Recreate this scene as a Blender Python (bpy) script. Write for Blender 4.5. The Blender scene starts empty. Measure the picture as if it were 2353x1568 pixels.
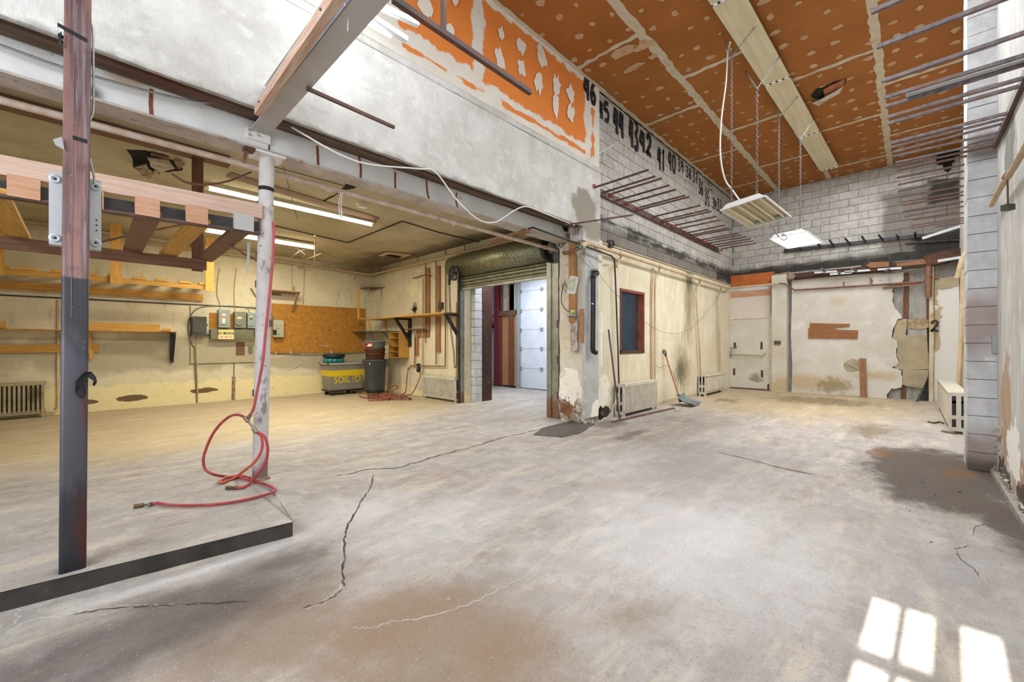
import bpy, math, random
from mathutils import Vector, Matrix
random.seed(7)
C = bpy.context.scene.collection
# ---------------------------------------------------------------- camera
FPX, CXP, CYP, EYE = 950.0, 1176.5, 792.0, 1.35
YAW = math.atan2(914, 950)
FW = (math.cos(YAW), math.sin(YAW)); RT = (math.sin(YAW), -math.cos(YAW))
cam = bpy.data.objects.new('camera', bpy.data.cameras.new('camera')); C.objects.link(cam)
cam.location = (0, 0, EYE); cam.rotation_euler = (math.pi/2, 0, YAW - math.pi/2)
cam.data.sensor_width = 36; cam.data.lens = 36*FPX/2353.0
cam.data.shift_y = -(784.0-CYP)/2353.0; cam.data.clip_start = 0.02; cam.data.clip_end = 200
bpy.context.scene.camera = cam
# ---------------------------------------------------------------- sky, sun, exposure
w = bpy.data.worlds.new('world'); bpy.context.scene.world = w; w.use_nodes = True
bg = w.node_tree.nodes['Background']; bg.inputs[0].default_value = (.75, .85, 1, 1); bg.inputs[1].default_value = 1.6
vs = bpy.context.scene.view_settings
vs.view_transform = 'Standard'; vs.look = 'None'; vs.gamma = 1; vs.exposure = 0.2; vs.use_curve_mapping = False
def lamp(name, kind, loc, energy, color, size=None, direction=None, **k):
    l = bpy.data.lights.new(name, kind); l.energy = energy; l.color = color
    o = bpy.data.objects.new(name, l); C.objects.link(o); o.location = loc
    if kind == 'AREA':
        l.shape = 'RECTANGLE'; l.size, l.size_y = size
    if direction: o.rotation_euler = Vector(direction).to_track_quat('-Z', 'Y').to_euler()
    for a, v in k.items(): setattr(l, a, v)
    return o
SUN_EL = math.radians(22)
lamp('sun_light', 'SUN', (-5, 0, 5), 36, (1, .95, .86), direction=(math.cos(SUN_EL), -.045*math.cos(SUN_EL), -math.sin(SUN_EL)), angle=.005)
lamp('fill_light_behind', 'AREA', (-2.95, 1.6, 3.0), 185, (.86, .93, 1), (3.6, 2.2), (1, .1, -.12))  # added fill lamp, standing before the invented tall window
lamp('fill_light_overhead', 'AREA', (2.2, .8, 5.6), 120, (.9, .95, 1), (4.5, 1.6), (0, 0, -1))  # fill added to brighten the near part; no fixture belongs to it
lamp('fill_light_far', 'AREA', (9.2, .7, 5.75), 300, (.95, .97, 1), (7, .5), (0, 0, -1))  # fill added for the far end; the strip fixture there is unlit
lamp('annex_light', 'AREA', (7.6, 7.2, 3.4), 130, (.84, .9, 1), (2.4, 2.4), (0, 0, -1))
# ---------------------------------------------------------------- projection of photo pixels on real planes
def P(u, v, x=None, y=None, z=None):
    s = (u-CXP)/FPX; t = (CYP-v)/FPX
    r = (FW[0]+RT[0]*s, FW[1]+RT[1]*s, t)
    if x is not None: k = x/r[0]
    elif y is not None: k = y/r[1]
    else: k = (z-EYE)/r[2]
    return Vector((r[0]*k, r[1]*k, EYE+r[2]*k))
def crop(ox, oy, sc, pts): return [(ox+a/sc, oy+b/sc) for a, b in pts]
# ---------------------------------------------------------------- mesh builder
class MB:
    def __init__(s): s.v = []; s.f = []; s.sm = []; s.uv = None
    def _add(s, vs, fs, smooth=False):
        n = len(s.v); s.v += [tuple(a) for a in vs]
        for f in fs: s.f.append(tuple(i+n for i in f)); s.sm.append(smooth)
        return s
    def box(s, x0, x1, y0, y1, z0, z1):
        if x0 > x1: x0, x1 = x1, x0
        if y0 > y1: y0, y1 = y1, y0
        if z0 > z1: z0, z1 = z1, z0
        return s._add([(x0,y0,z0),(x1,y0,z0),(x1,y1,z0),(x0,y1,z0),(x0,y0,z1),(x1,y0,z1),(x1,y1,z1),(x0,y1,z1)],
                      [(0,3,2,1),(4,5,6,7),(0,1,5,4),(1,2,6,5),(2,3,7,6),(3,0,4,7)])
    def bar(s, p, q, w, h, up=(0,0,1)):
        p, q = Vector(p), Vector(q); d = (q-p).normalized(); up = Vector(up)
        a = d.cross(up)
        if a.length < 1e-4: a = d.cross(Vector((1,0,0)))
        a.normalize(); b = a.cross(d).normalized()
        a *= w/2; b *= h/2
        vs = [p-a-b, p+a-b, p+a+b, p-a+b, q-a-b, q+a-b, q+a+b, q-a+b]
        return s._add(vs, [(0,3,2,1),(4,5,6,7),(0,1,5,4),(1,2,6,5),(2,3,7,6),(3,0,4,7)][::1])
    def tube(s, pts, r, n=8, caps=True):
        pts = [Vector(p) for p in pts]; m = len(pts); rs = r if isinstance(r, (list, tuple)) else [r]*m
        vs = []; prev = None
        for i, p in enumerate(pts):
            d = (pts[min(i+1, m-1)]-pts[max(i-1, 0)])
            if d.length < 1e-9: d = Vector((0,0,1))
            d.normalize()
            if prev is None:
                a = d.cross(Vector((0,0,1)))
                if a.length < .05: a = d.cross(Vector((1,0,0)))
            else: a = prev - d*prev.dot(d)
            a.normalize(); prev = a; b = d.cross(a)
            for k in range(n):
                t = 2*math.pi*k/n; vs.append(p+a*math.cos(t)*rs[i]+b*math.sin(t)*rs[i])
        fs = []
        for i in range(m-1):
            for k in range(n):
                fs.append((i*n+k, i*n+(k+1)%n, (i+1)*n+(k+1)%n, (i+1)*n+k))
        s._add(vs, fs, True)
        if caps:
            s._add(vs[:n], [tuple(range(n))[::-1]]); s._add(vs[-n:], [tuple(range(n))])
        return s
    def cyl(s, p, q, r, n=16): return s.tube([p, q], r, n)
    def lathe(s, c, prof, n=24, axis='z'):
        vs = []
        for r, h in prof:
            for k in range(n):
                t = 2*math.pi*k/n
                if axis == 'z': vs.append((c[0]+r*math.cos(t), c[1]+r*math.sin(t), c[2]+h))
                elif axis == 'y': vs.append((c[0]+r*math.cos(t), c[1]+h, c[2]+r*math.sin(t)))
                else: vs.append((c[0]+h, c[1]+r*math.cos(t), c[2]+r*math.sin(t)))
        fs = []
        for i in range(len(prof)-1):
            for k in range(n): fs.append((i*n+k, i*n+(k+1)%n, (i+1)*n+(k+1)%n, (i+1)*n+k))
        s._add(vs, fs, True)
        return s
    def prism(s, poly, off):
        n = len(poly); off = Vector(off); a = [Vector(p) for p in poly]; b = [p+off for p in a]
        s._add(a+b, [tuple(range(n))[::-1], tuple(range(n, 2*n))]+[(i, (i+1)%n, n+(i+1)%n, n+i) for i in range(n)])
        return s
    def ribbon(s, pts, wd, nrm):
        """flat strip with UV across, for cracks and paint strokes"""
        pts = [Vector(p) for p in pts]; nrm = Vector(nrm); m = len(pts); vs = []; fs = []
        if s.uv is None: s.uv = []
        for i, p in enumerate(pts):
            d = (pts[min(i+1, m-1)]-pts[max(i-1, 0)]).normalized(); a = d.cross(nrm).normalized()
            ww = wd[i] if isinstance(wd, (list, tuple)) else wd
            vs += [p-a*ww/2, p+a*ww/2]
        for i in range(m-1):
            fs.append((2*i, 2*i+1, 2*i+3, 2*i+2))
            s.uv += [(0, i), (1, i), (1, i+1), (0, i+1)]
        return s._add(vs, fs)
    def build(s, name, mat, parent=None, label=None, cat=None, group=None, kind=None):
        me = bpy.data.meshes.new(name); me.from_pydata(s.v, [], s.f)
        me.polygons.foreach_set('use_smooth', s.sm)
        if s.uv is not None:
            ul = me.uv_layers.new(name='UVMap'); ul.data.foreach_set('uv', [c for t in s.uv for c in t])
        me.materials.append(mat); me.update()
        o = bpy.data.objects.new(name, me); C.objects.link(o)
        put(o, parent); tag(o, label, cat, group, kind); return o
def put(o, parent):
    if parent is not None:
        o.parent = parent
        if parent.type == 'EMPTY': o.matrix_parent_inverse = Matrix.Translation(-parent.location)
def tag(o, label=None, cat=None, group=None, kind=None):
    if label: o['label'] = label
    if cat: o['category'] = cat
    if group: o['group'] = group
    if kind: o['kind'] = kind
    return o
def thing(name, label, cat, loc=(0,0,0), group=None):
    o = bpy.data.objects.new(name, None); C.objects.link(o); o.location = loc; o.empty_display_size = .1
    return tag(o, label, cat, group)
def smooth(pts, n=6):
    pts = [Vector(p) for p in pts]; out = []
    q = [pts[0]*2-pts[1]]+pts+[pts[-1]*2-pts[-2]]
    for i in range(1, len(q)-2):
        a, b, c, d = q[i-1:i+3]
        for k in range(n):
            t = k/n; out.append(.5*((2*b)+(c-a)*t+(2*a-5*b+4*c-d)*t*t+(3*b-a-3*c+d)*t**3))
    out.append(pts[-1]); return out
def jag(pts, amp, n=5, nrm=None):
    pts = [Vector(p) for p in pts]; out = []
    for a, b in zip(pts, pts[1:]):
        for k in range(n): out.append(a.lerp(b, k/n)+Vector([random.uniform(-amp, amp) for _ in range(3)]))
    out.append(pts[-1])
    if nrm is not None:
        nv = Vector(nrm); out = [p-nv*(p-pts[0]).dot(nv) for p in out]
    return out
# ---------------------------------------------------------------- materials
def srgb(h):
    if isinstance(h, str):
        h = h.lstrip('#'); c = [int(h[i:i+2], 16)/255 for i in (0, 2, 4)]
        return tuple(x/12.92 if x <= .04045 else ((x+.055)/1.055)**2.4 for x in c)+(1,)
    return tuple(h)+(1,) if len(h) == 3 else tuple(h)
def M(name, col, rough=.8, metal=0, var=None, layers=(), bump=None, space='W', rnd=0, coat=0, soft=False, spec=None):
    m = bpy.data.materials.new(name); m.use_nodes = True; nt = m.node_tree; N = nt.nodes; L = nt.links
    bs = N['Principled BSDF']; bs.inputs['Roughness'].default_value = rough; bs.inputs['Metallic'].default_value = metal
    if spec is not None: bs.inputs['Specular IOR Level'].default_value = spec
    def nd(t, **k):
        n = N.new(t)
        for a, v in k.items(): setattr(n, a, v)
        return n
    if space == 'W': pos = nd('ShaderNodeNewGeometry').outputs['Position']
    else:
        tc = nd('ShaderNodeTexCoord'); oi = nd('ShaderNodeObjectInfo')
        vm = nd('ShaderNodeVectorMath', operation='ADD'); ml = nd('ShaderNodeMath', operation='MULTIPLY'); ml.inputs[1].default_value = 37.0
        L.new(oi.outputs['Random'], ml.inputs[0]); L.new(tc.outputs['Object'], vm.inputs[0]); L.new(ml.outputs[0], vm.inputs[1]); pos = vm.outputs[0]
    def mth(op, a, b=None, c=None, clamp=False):
        n = nd('ShaderNodeMath', operation=op); n.use_clamp = clamp
        for i, x in enumerate((a, b, c)):
            if x is None: continue
            if isinstance(x, (int, float)): n.inputs[i].default_value = x
            else: L.new(x, n.inputs[i])
        return n.outputs[0]
    def noise(scale, detail=4, st=(1,1,1), rg=.6, dist=0):
        src = pos
        if tuple(st) != (1,1,1):
            vm = nd('ShaderNodeVectorMath', operation='MULTIPLY'); L.new(pos, vm.inputs[0]); vm.inputs[1].default_value = st; src = vm.outputs[0]
        n = nd('ShaderNodeTexNoise'); n.inputs['Scale'].default_value = scale; n.inputs['Detail'].default_value = detail
        n.inputs['Roughness'].default_value = rg; n.inputs['Distortion'].default_value = dist
        L.new(src, n.inputs['Vector']); return n.outputs['Fac']
    def mix(f, a, b, mode='MIX'):
        n = nd('ShaderNodeMix', data_type='RGBA', blend_type=mode)
        if isinstance(f, (int, float)): n.inputs[0].default_value = f
        else: L.new(f, n.inputs[0])
        for i, x in ((6, a), (7, b)):
            if isinstance(x, tuple): n.inputs[i].default_value = x
            else: L.new(x, n.inputs[i])
        return n.outputs[2]
    cur = srgb(col)
    if var:   # (colour2, scale, stretch)
        st = var[2] if len(var) > 2 else (1,1,1)
        f = noise(var[1], 6, st, .65); f = nd_map(nd, L, f, .3, .7); cur = mix(f, cur, srgb(var[0]))
    for y in layers:
        st = y.get('st', (1,1,1)); f = noise(y.get('s', 2), y.get('d', 6), st, y.get('rg', .6), y.get('ds', 0))
        if 'blobs' in y or 'boxes' in y:
            acc = None
            for b in y.get('blobs', ()):
                c, r = b[:3], b[3:6]; wt = b[6] if len(b) > 6 else 1
                n = nd('ShaderNodeVectorMath', operation='MULTIPLY_ADD'); L.new(pos, n.inputs[0])
                n.inputs[1].default_value = [1/q for q in r]; n.inputs[2].default_value = [-a/q for a, q in zip(c, r)]
                ln = nd('ShaderNodeVectorMath', operation='LENGTH'); L.new(n.outputs[0], ln.inputs[0])
                t = mth('MULTIPLY_ADD', ln.outputs['Value'], -wt, wt)
                acc = t if acc is None else mth('MAXIMUM', acc, t)
            for b in y.get('boxes', ()):
                n = nd('ShaderNodeVectorMath', operation='SUBTRACT'); L.new(pos, n.inputs[0]); n.inputs[1].default_value = b[:3]
                n2 = nd('ShaderNodeVectorMath', operation='ABSOLUTE'); L.new(n.outputs[0], n2.inputs[0])
                n3 = nd('ShaderNodeVectorMath', operation='SUBTRACT'); n3.inputs[0].default_value = b[3:6]; L.new(n2.outputs[0], n3.inputs[1])
                sp = nd('ShaderNodeSeparateXYZ'); L.new(n3.outputs[0], sp.inputs[0])
                t = mth('MINIMUM', mth('MINIMUM', sp.outputs[0], sp.outputs[1]), sp.outputs[2])
                acc = t if acc is None else mth('MAXIMUM', acc, t)
            f = mth('MULTIPLY_ADD', mth('SUBTRACT', f, .5), y.get('amp', 1.2), acc)
        f = nd_map(nd, L, f, y['lo'], y['hi'])
        if 'k' in y: f = mth('MULTIPLY', f, y['k'])
        cur = mix(f, cur, srgb(y['c']))
    if rnd:
        oi = nd('ShaderNodeObjectInfo'); f = mth('MULTIPLY_ADD', oi.outputs['Random'], 2*rnd, 1-rnd)
        hs = nd('ShaderNodeHueSaturation'); L.new(f, hs.inputs['Value'])
        if isinstance(cur, tuple): hs.inputs['Color'].default_value = cur
        else: L.new(cur, hs.inputs['Color'])
        cur = hs.outputs[0]
    if isinstance(cur, tuple): bs.inputs['Base Color'].default_value = cur
    else: L.new(cur, bs.inputs['Base Color'])
    if bump:
        f = noise(bump[0], 6, bump[2] if len(bump) > 2 else (1,1,1), .7)
        b = nd('ShaderNodeBump'); b.inputs['Strength'].default_value = bump[1]; b.inputs['Distance'].default_value = .02
        L.new(f, b.inputs['Height']); L.new(b.outputs[0], bs.inputs['Normal'])
    if soft:  # alpha falls off across the ribbon: spray paint, hairline cracks
        tc = nd('ShaderNodeTexCoord'); sp = nd('ShaderNodeSeparateXYZ'); L.new(tc.outputs['UV'], sp.inputs[0])
        a = mth('ABSOLUTE', mth('MULTIPLY_ADD', sp.outputs[0], 2, -1)); nz = noise(60, 4)
        a = mth('ADD', mth('SUBTRACT', 1, a), mth('MULTIPLY_ADD', nz, .6, -.3))
        L.new(nd_map(nd, L, a, soft[0], soft[1]), bs.inputs['Alpha'])
    return m
def nd_map(nd, L, f, lo, hi):
    n = nd('ShaderNodeMapRange', interpolation_type='SMOOTHSTEP'); n.inputs[1].default_value = lo; n.inputs[2].default_value = hi
    L.new(f, n.inputs[0]); return n.outputs[0]
def EM(name, col, strength):
    m = bpy.data.materials.new(name); m.use_nodes = True; b = m.node_tree.nodes['Principled BSDF']
    b.inputs['Base Color'].default_value = srgb(col); b.inputs['Emission Color'].default_value = srgb(col); b.inputs['Emission Strength'].default_value = strength
    return m
def L_(c, lo, hi, s=2, **k): k.update(c=c, lo=lo, hi=hi, s=s); return k
def wood(name, a, b, st=(1, 14, 14), **k):
    return M(name, a, .75, var=(b, 3, st), layers=[L_('#4a2c18', .66, .8, 6, st=st, k=.6)], bump=(30, .15, st), space='O', **k)
m_pine = wood('pine_lumber', '#d0a050', '#b58439', rnd=.12)
m_pine_y = wood('pine_lumber_cross', '#d0a050', '#b58439', (14, 1, 14), rnd=.12)
m_pine_z = wood('pine_lumber_upright', '#d6a552', '#ba8a3c', (14, 14, 1), rnd=.12)
m_pale = wood('pale_lumber', '#cfb3a2', '#bd9f8e', (1, 14, 14), rnd=.05)
m_pale_y = wood('pale_lumber_cross', '#cdb5a3', '#b08a72', (14, 1, 14))
m_brown = wood('old_brown_lumber', '#84614a', '#6b4c39', (1, 14, 14), rnd=.15)
m_brown_z = wood('old_brown_upright', '#7d5539', '#5c3a24', (14, 14, 1), rnd=.15)
m_orange_z = wood('orange_stained_upright', '#ad7e55', '#8c6038', (14, 14, 1), rnd=.12)
m_redwood = wood('reddish_board', '#9a6f4e', '#80573a', (14, 14, 1), rnd=.1)
m_osb = M('strand_board', '#b8802c', .8, var=('#98681e', 14), layers=[L_('#c98a3a', .55, .62, 40, k=.5), L_('#6d3c10', .62, .7, 3, k=.6)], bump=(40, .3))
m_block = M('concrete_block_face', '#c2c0bb', .9, var=('#a9a69f', 9), rnd=.1, bump=(90, .5),
    layers=[L_('#d6d4cf', .52, .7, 3, k=.5), L_('#8f8a82', .5, .75, 1.1, k=.45),
            L_('#6a645b', -.05, .12, 2.2, amp=.45, k=.8, d=8, boxes=[(10.2,4,3.3,4,.4,.28),(14,1.7,3.45,.6,2.6,.27),(14,-.2,4.2,.6,.75,1.0)]),
            L_('#2a2724', -.02, .1, 3.5, amp=.42, k=.9, d=9, st=(.6,.6,2), boxes=[(7.6,4,3.6,1.5,.4,.08),(10,4,3.52,2.6,.4,.1),(13.4,4,3.4,.8,.4,.22),(14,1.9,3.5,.6,2.4,.15),(14,-.55,3.7,.6,.5,.35),(14,-.6,5,.6,.3,.3)])])
m_pblock = M('painted_block', '#d2d4d7', .9, spec=.2, var=('#bebfc0', 5), rnd=.05, bump=(80, .5),
    layers=[L_('#e2e4e6', .5, .62, 3, k=.6), L_('#9a8480', .2, .7, 2, amp=.8, k=.75, blobs=[(6.6,-.5,1.62,.5,.6,.62),(6.6,-.5,.12,.5,.6,.5)]),
            L_('#4f4236', .25, .8, 3, amp=.8, k=.8, blobs=[(6.6,-.5,0,.5,.6,.3),(6.6,-.6,3.45,.5,.4,.3)])])
m_mortar = M('mortar', '#918e88', .95, layers=[L_('#2a2724', .3, .8, 3, amp=1.2, blobs=[(10,4,3.5,4.4,.4,.3),(14,2,3.42,.6,2.6,.3),(14,-.5,4,.7,.9,1)])], bump=(60, .4))
m_plaster = M('grey_white_plaster', '#d0cfcc', .85, var=('#b9b7b2', 2.2), bump=(14, .6, (1,1,.6)),
    layers=[L_('#a9a69f', .55, .78, 5, st=(.8,1,2.2), k=.6), L_('#e2e1de', .5, .7, 9, k=.4),
            L_('#87806f', .28, .5, 4, amp=1.0, k=.85, blobs=[(5.9,3.93,3.62,.62,.4,.55),(6.1,3.93,3.35,.5,.4,.4)]),
            L_('#7c776b', .5, .9, 6, amp=1.2, k=.6, blobs=[(2,3.93,3.3,9,.4,.14)])])
m_beam = M('white_painted_steel', '#f0f0ee', .6, var=('#e2e0dd', 3), bump=(20, .1),
    layers=[L_('#8b6248', .63, .7, 9, st=(1,1,1), k=.6), L_('#4a4440', .35, .8, 4, amp=.8, k=.9, blobs=[(.02,4.3,3.2,.22,.4,.16)]), L_('#c79c6c', .3, .8, 4, amp=.8, k=.6, blobs=[(.25,4.3,3.38,.3,.4,.1)])])
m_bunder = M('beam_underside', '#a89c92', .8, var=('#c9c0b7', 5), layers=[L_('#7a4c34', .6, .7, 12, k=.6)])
m_soffit = M('bare_brown_soffit', '#6b5643', .9, var=('#4a392c', 7, (.3, 3, 3)), layers=[L_('#8d7965', .55, .7, 4, st=(.3,4,4), k=.6), L_('#5a2e1a', .4, .9, 4, amp=.9, blobs=[(.4,4,3.4,1.2,.5,.3)])], bump=(20, .4, (.3,3,3)))
m_cream = M('cream_wall_paint', '#d9d2bc', .8, var=('#cdc2a6', 1.3), bump=(12, .12),
    layers=[L_('#e6e0cc', .5, .68, 3, st=(2,1,.5), k=.6), L_('#a9976c', .55, .8, 2.2, st=(3,1,.25), k=.5),
            L_('#7b7052', .1, .9, 7, st=(2.2,1,.3), amp=2.0, k=.75, d=9, rg=.72, blobs=[(10.55,4,2.3,.5,.4,1.7),(10.15,4,.8,.85,.4,1.1),(10.6,4,3.0,.5,.4,.6)]), L_('#4f4834', .4, .8, 6, st=(2,1,.7), amp=1.9, k=.7, d=9, rg=.72, blobs=[(10.6,4,2.9,.45,.4,.55),(10.05,4,.7,.6,.4,.6)]),
            L_('#efe9da', .34, .42, 7, amp=1.1, k=.9, blobs=[(6.5,4,.35,.45,.4,.7),(6.45,4,1.5,.12,.4,1.6,.8)]),
            L_('#3b2f22', .38, .46, 7, amp=1.1, blobs=[(6.62,4,.13,.28,.4,.18)]),
            L_('#8c6b3e', .4, .8, 8, amp=1, k=.5, blobs=[(10,4,.04,5,.4,.12)])])
m_yellow = M('yellowed_plaster', '#ddd4b8', .85, var=('#d0c7a8', 1.1), bump=(10, .2),
    layers=[L_('#ddd3b2', .5, .7, 1.6, k=.7), L_('#9a927c', .15, .5, 2, amp=.9, k=.7, blobs=[(1,11.8,1.15,4.5,.8,.6),(4.6,11.8,.9,3,.8,.3)]),
            L_('#8d8061', .56, .75, 4, st=(2,2,.5), k=.45),
            L_('#e8dcab', .02, .035, 3, d=8, amp=.5, boxes=[(2,11.8,.2,7,.5,.33),(6.2,9,.05,.4,4,.18)]),
            L_('#b39a68', .56, .7, 6, st=(1,1,2), k=.4),
            L_('#6e5b3c', .3, .36, 5, amp=1.1, blobs=[(.75,11.8,.22,.42,.5,.1),(2.0,11.8,.28,.4,.5,.08),(.1,11.8,.2,.2,.5,.07)]),
            L_('#5c5340', .2, .9, 3, amp=.7, k=.6, blobs=[(6.2,11.8,3.6,2.5,3,.4)])])
m_farpl = M('far_white_plaster', '#d2cdc4', .85, var=('#c4beb2', 1.4), bump=(10, .15),
    layers=[L_('#dfdcd6', .5, .7, 2.5, k=.6), L_('#b89a63', .3, .8, 2.5, amp=1.1, k=.6, blobs=[(14,2.0,.3,.5,1.6,.45),(14,1.4,2.5,.5,.6,.4,.7),(14,.6,.55,.5,.9,.25)]),
            L_('#7d6a48', .45, .8, 6, amp=1.2, k=.6, blobs=[(14,1.5,.25,.5,.9,.5)]), L_('#6b6455', .68, .72, 14, k=.8)])
m_beige = M('beige_old_board', '#b3a587', .9, var=('#a0937a', 3), layers=[L_('#8a7a5a', .58, .7, 5, k=.6)], bump=(25, .3))
m_mouldy = M('mouldy_grey_board', '#8d8a84', .9, var=('#b5b1aa', 4, (1,2,.6)), layers=[L_('#3f3b37', .55, .75, 4, st=(1,2,.6), k=.8)], bump=(25, .3))
m_ceil = M('orange_drywall_face', '#9a5e22', .85, var=('#8e5418', 1.2), layers=[L_('#7c4a12', .55, .8, .8, k=.5), L_('#b98a5c', .7, .74, 24, k=.5)], rnd=.03)
m_mud = M('joint_compound', '#c4b9a4', .9, var=('#b3a48b', 7), layers=[L_('#a88050', .6, .75, 9, k=.6)])
m_lowceil = M('stained_low_ceiling', '#c2b89c', .9, var=('#aaa083', 1.0), bump=(8, .15),
    layers=[L_('#a89c80', .5, .7, 2, k=.6), L_('#4d4534', .1, .75, 1.8, amp=.8, k=.8, blobs=[(5.9,10.5,3.65,1.6,2.2,.5),(6.1,7.5,3.65,.8,4,.5)]), L_('#6b5d42', .6, .75, 3, k=.4)])
m_apanel = M('taped_orange_wall', '#dcd8d0', .85, var=('#d2ccc1', 3),
    layers=[L_('#d97f36', .0, .03, 5, d=8, amp=.28, boxes=[(2.87,3.95,5.4,.53,.3,.62),(4.73,3.95,5.27,1.16,.3,.53),(6.12,3.95,5.0,.06,.3,.42),(1.0,3.95,5.2,.9,.3,.6)]),
            L_('#d97f36', .0, .02, 6, d=8, amp=.2, st=(.5,1,2), boxes=[(4.9,3.95,4.6,1.0,.3,.045),(3,3.95,4.6,.6,.3,.03)])])
def fl_layers():
    return [L_('#938b82', .45, .62, .9, d=8, k=.65, st=(.7,1.3,1), rg=.7), L_('#c3bfba', .48, .62, 5, d=10, k=.5, rg=.75), L_('#7f766e', .52, .66, 7, d=10, k=.5, rg=.78),
        L_('#bba983', .25, .85, 1.2, amp=.5, k=.85, blobs=[(2,9.5,0,9,4.6,5,1.6),(12.5,2,0,6,4,5,1.3)]),
        L_('#d2c8b2', .5, .66, 2.4, st=(.45,1.8,1), k=.55, d=8, rg=.7),
        L_('#a89284', .52, .68, 1.3, d=8, k=.45, rg=.7),
        L_('#8a7763', .2, .8, 1.6, amp=1.1, k=.8, d=10, rg=.72, blobs=[(1.1,1.55,0,1.0,1.0,1,1.1),(.6,2.2,0,.8,.8,1),(1.9,1.0,0,.5,.5,1,.7)]),
        L_('#8f7052', .1, .95, 2.4, amp=1.6, k=.35, d=10, rg=.75, blobs=[(.95,1.75,0,.7,.5,1),(1.25,1.3,0,.45,.4,1)]),
        L_('#504947', .12, .75, 2, amp=1.1, k=.8, d=10, rg=.7, blobs=[(.2,2.6,0,1.5,.55,1),(-.3,2.1,0,.7,.6,1),(.85,2.8,0,.7,.35,1,.8)]),
        L_('#c2c0be', .5, .75, 1.9, d=9, k=.3, rg=.7), L_('#8e7e72', .5, .68, 2.6, st=(.6,1.4,1), d=9, k=.45, rg=.72),
        L_('#d6d5d7', .1, .9, 3.5, amp=1.5, k=.6, d=10, rg=.78, blobs=[(3.0,1.1,0,1.7,1.4,1),(1.6,3.2,0,.9,.6,1,.8),(2.0,2.6,0,1.5,1.0,1,.7),(.55,3.05,0,1.0,.1,1,.9),(4.3,2.4,0,1.5,.8,1,.6)]),
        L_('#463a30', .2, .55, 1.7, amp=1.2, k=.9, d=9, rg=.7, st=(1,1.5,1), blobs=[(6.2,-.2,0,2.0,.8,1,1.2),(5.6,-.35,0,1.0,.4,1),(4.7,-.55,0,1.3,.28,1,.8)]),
        L_('#6f4d2c', .5, .7, 3, amp=1.2, k=.7, d=8, blobs=[(6.9,.25,0,1.1,.3,1),(6.4,-.35,0,.6,.3,1)]),
        L_('#6b5636', .4, .75, 1.6, amp=1.2, k=.6, d=9, rg=.7, st=(.7,2.2,1), blobs=[(12.2,1.6,0,1.7,2.3,1),(8.6,.4,0,1.6,1.0,1,.8),(10.8,3.2,0,1.4,.7,1,.8)]),
        L_('#6a6259', .35, .7, 2.2, amp=1.2, k=.7, d=9, rg=.7, blobs=[(6.2,3.7,0,.9,.45,1),(5.8,3.0,0,1.2,.3,1,.8)]),
        L_('#8c8a8c', .25, .9, 1.5, amp=1.0, k=.55, d=8, blobs=[(5,1.7,0,2.4,1.4,1),(3.5,-.3,0,1.8,.8,1,.8)]),
        L_('#6f6560', .56, .7, 60, d=3, k=.4), L_('#544b46', .66, .7, 120, d=2, k=.6), L_('#e2e1e0', .65, .72, 95, d=2, k=.5), ]
m_floor = M('worn_concrete_floor', '#a9a49f', .72, bump=(70, .35), layers=fl_layers(), spec=.3)
m_curb = M('painted_black_curb_face', '#2b2926', .85, var=('#46413b', 4), layers=[L_('#6b665f', .62, .7, 8, k=.6)], bump=(40, .4))
m_rust = M('rusty_steel', '#65443b', .6, .25, var=('#4e403d', 3, (1,1,.4)), bump=(40, .15), layers=[L_('#7a5548', .5, .7, 4, st=(1,1,.3), k=.7), L_('#71707a', .58, .7, 5, st=(2,2,.2), k=.7)])
m_post = M('mill_scale_post', '#7c6260', .5, .3, var=('#5f4a4c', 9, (1,1,.35)), bump=(60, .12),
    layers=[L_('#94706a', .48, .62, 12, st=(3,3,.12), k=.8), L_('#8d8790', .55, .64, 16, st=(3,3,.1), k=.8), L_('#5a4648', .55, .7, 7, k=.6),
            L_('#35353c', .0, .02, 3, amp=.06, boxes=[(0,3.4,.8,1,1,.93)]),
            L_('#55525a', .5, .7, 6, st=(2,2,.4), amp=1, k=.7, blobs=[(0,3.4,.9,1,1,1.0)]),
            L_('#5a2a24', .3, .6, 4, st=(5,5,.5), amp=1, k=.8, blobs=[(.04,3.3,.35,.12,.4,.45),(.04,3.3,1.0,.1,.4,.35,.8)]),
            L_('#17171a', .2, .9, 4, amp=.6, blobs=[(0,3.4,0,1,1,.35)]), L_('#d8d8da', .7, .73, 70, k=.5)])
m_dark = M('dark_steel', '#2c2a2b', .55, .4, var=('#45403f', 5), bump=(40, .1))
m_black = M('black_paint', '#17181b', .45)
m_tape = M('black_tape', '#141518', .75)
m_wcol = M('chipped_white_column', '#d0cccb', .6, var=('#bdb6b4', 4), space='W', bump=(40, .2),
    layers=[L_('#6e6462', .57, .66, 9, st=(1,1,.45), k=.7), L_('#3a3433', .64, .68, 22, k=.8), L_('#5d4436', .3, .7, 5, amp=1, k=.8, blobs=[(1.2,4.4,.1,.4,.6,.35)])])
m_wpipe = M('white_flaky_pipe', '#cfc4b8', .6, var=('#b89c88', 9), layers=[L_('#8a5a3f', .62, .7, 14, k=.7)])
m_cpipe = M('cream_pipe', '#c9b491', .6, var=('#b39a76', 6), layers=[L_('#7d5738', .66, .72, 12, k=.7)])
m_opipe = M('bare_copper_brown_pipe', '#8f6850', .55, .1, var=('#745040', 9))
m_grey = M('light_grey_enamel', '#c3c8cb', .4, var=('#b5babd', 2))
m_egrey = M('grey_electrical_enamel', '#97a09b', .5, var=('#8a938c', 5))
m_ogrey = M('olive_grey_enamel', '#77755a', .55, var=('#666448', 4))
m_edark = M('charcoal_enamel', '#4c4a40', .5, var=('#3a382f', 5))
m_white = M('white_enamel', '#e2e4e4', .35)
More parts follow.
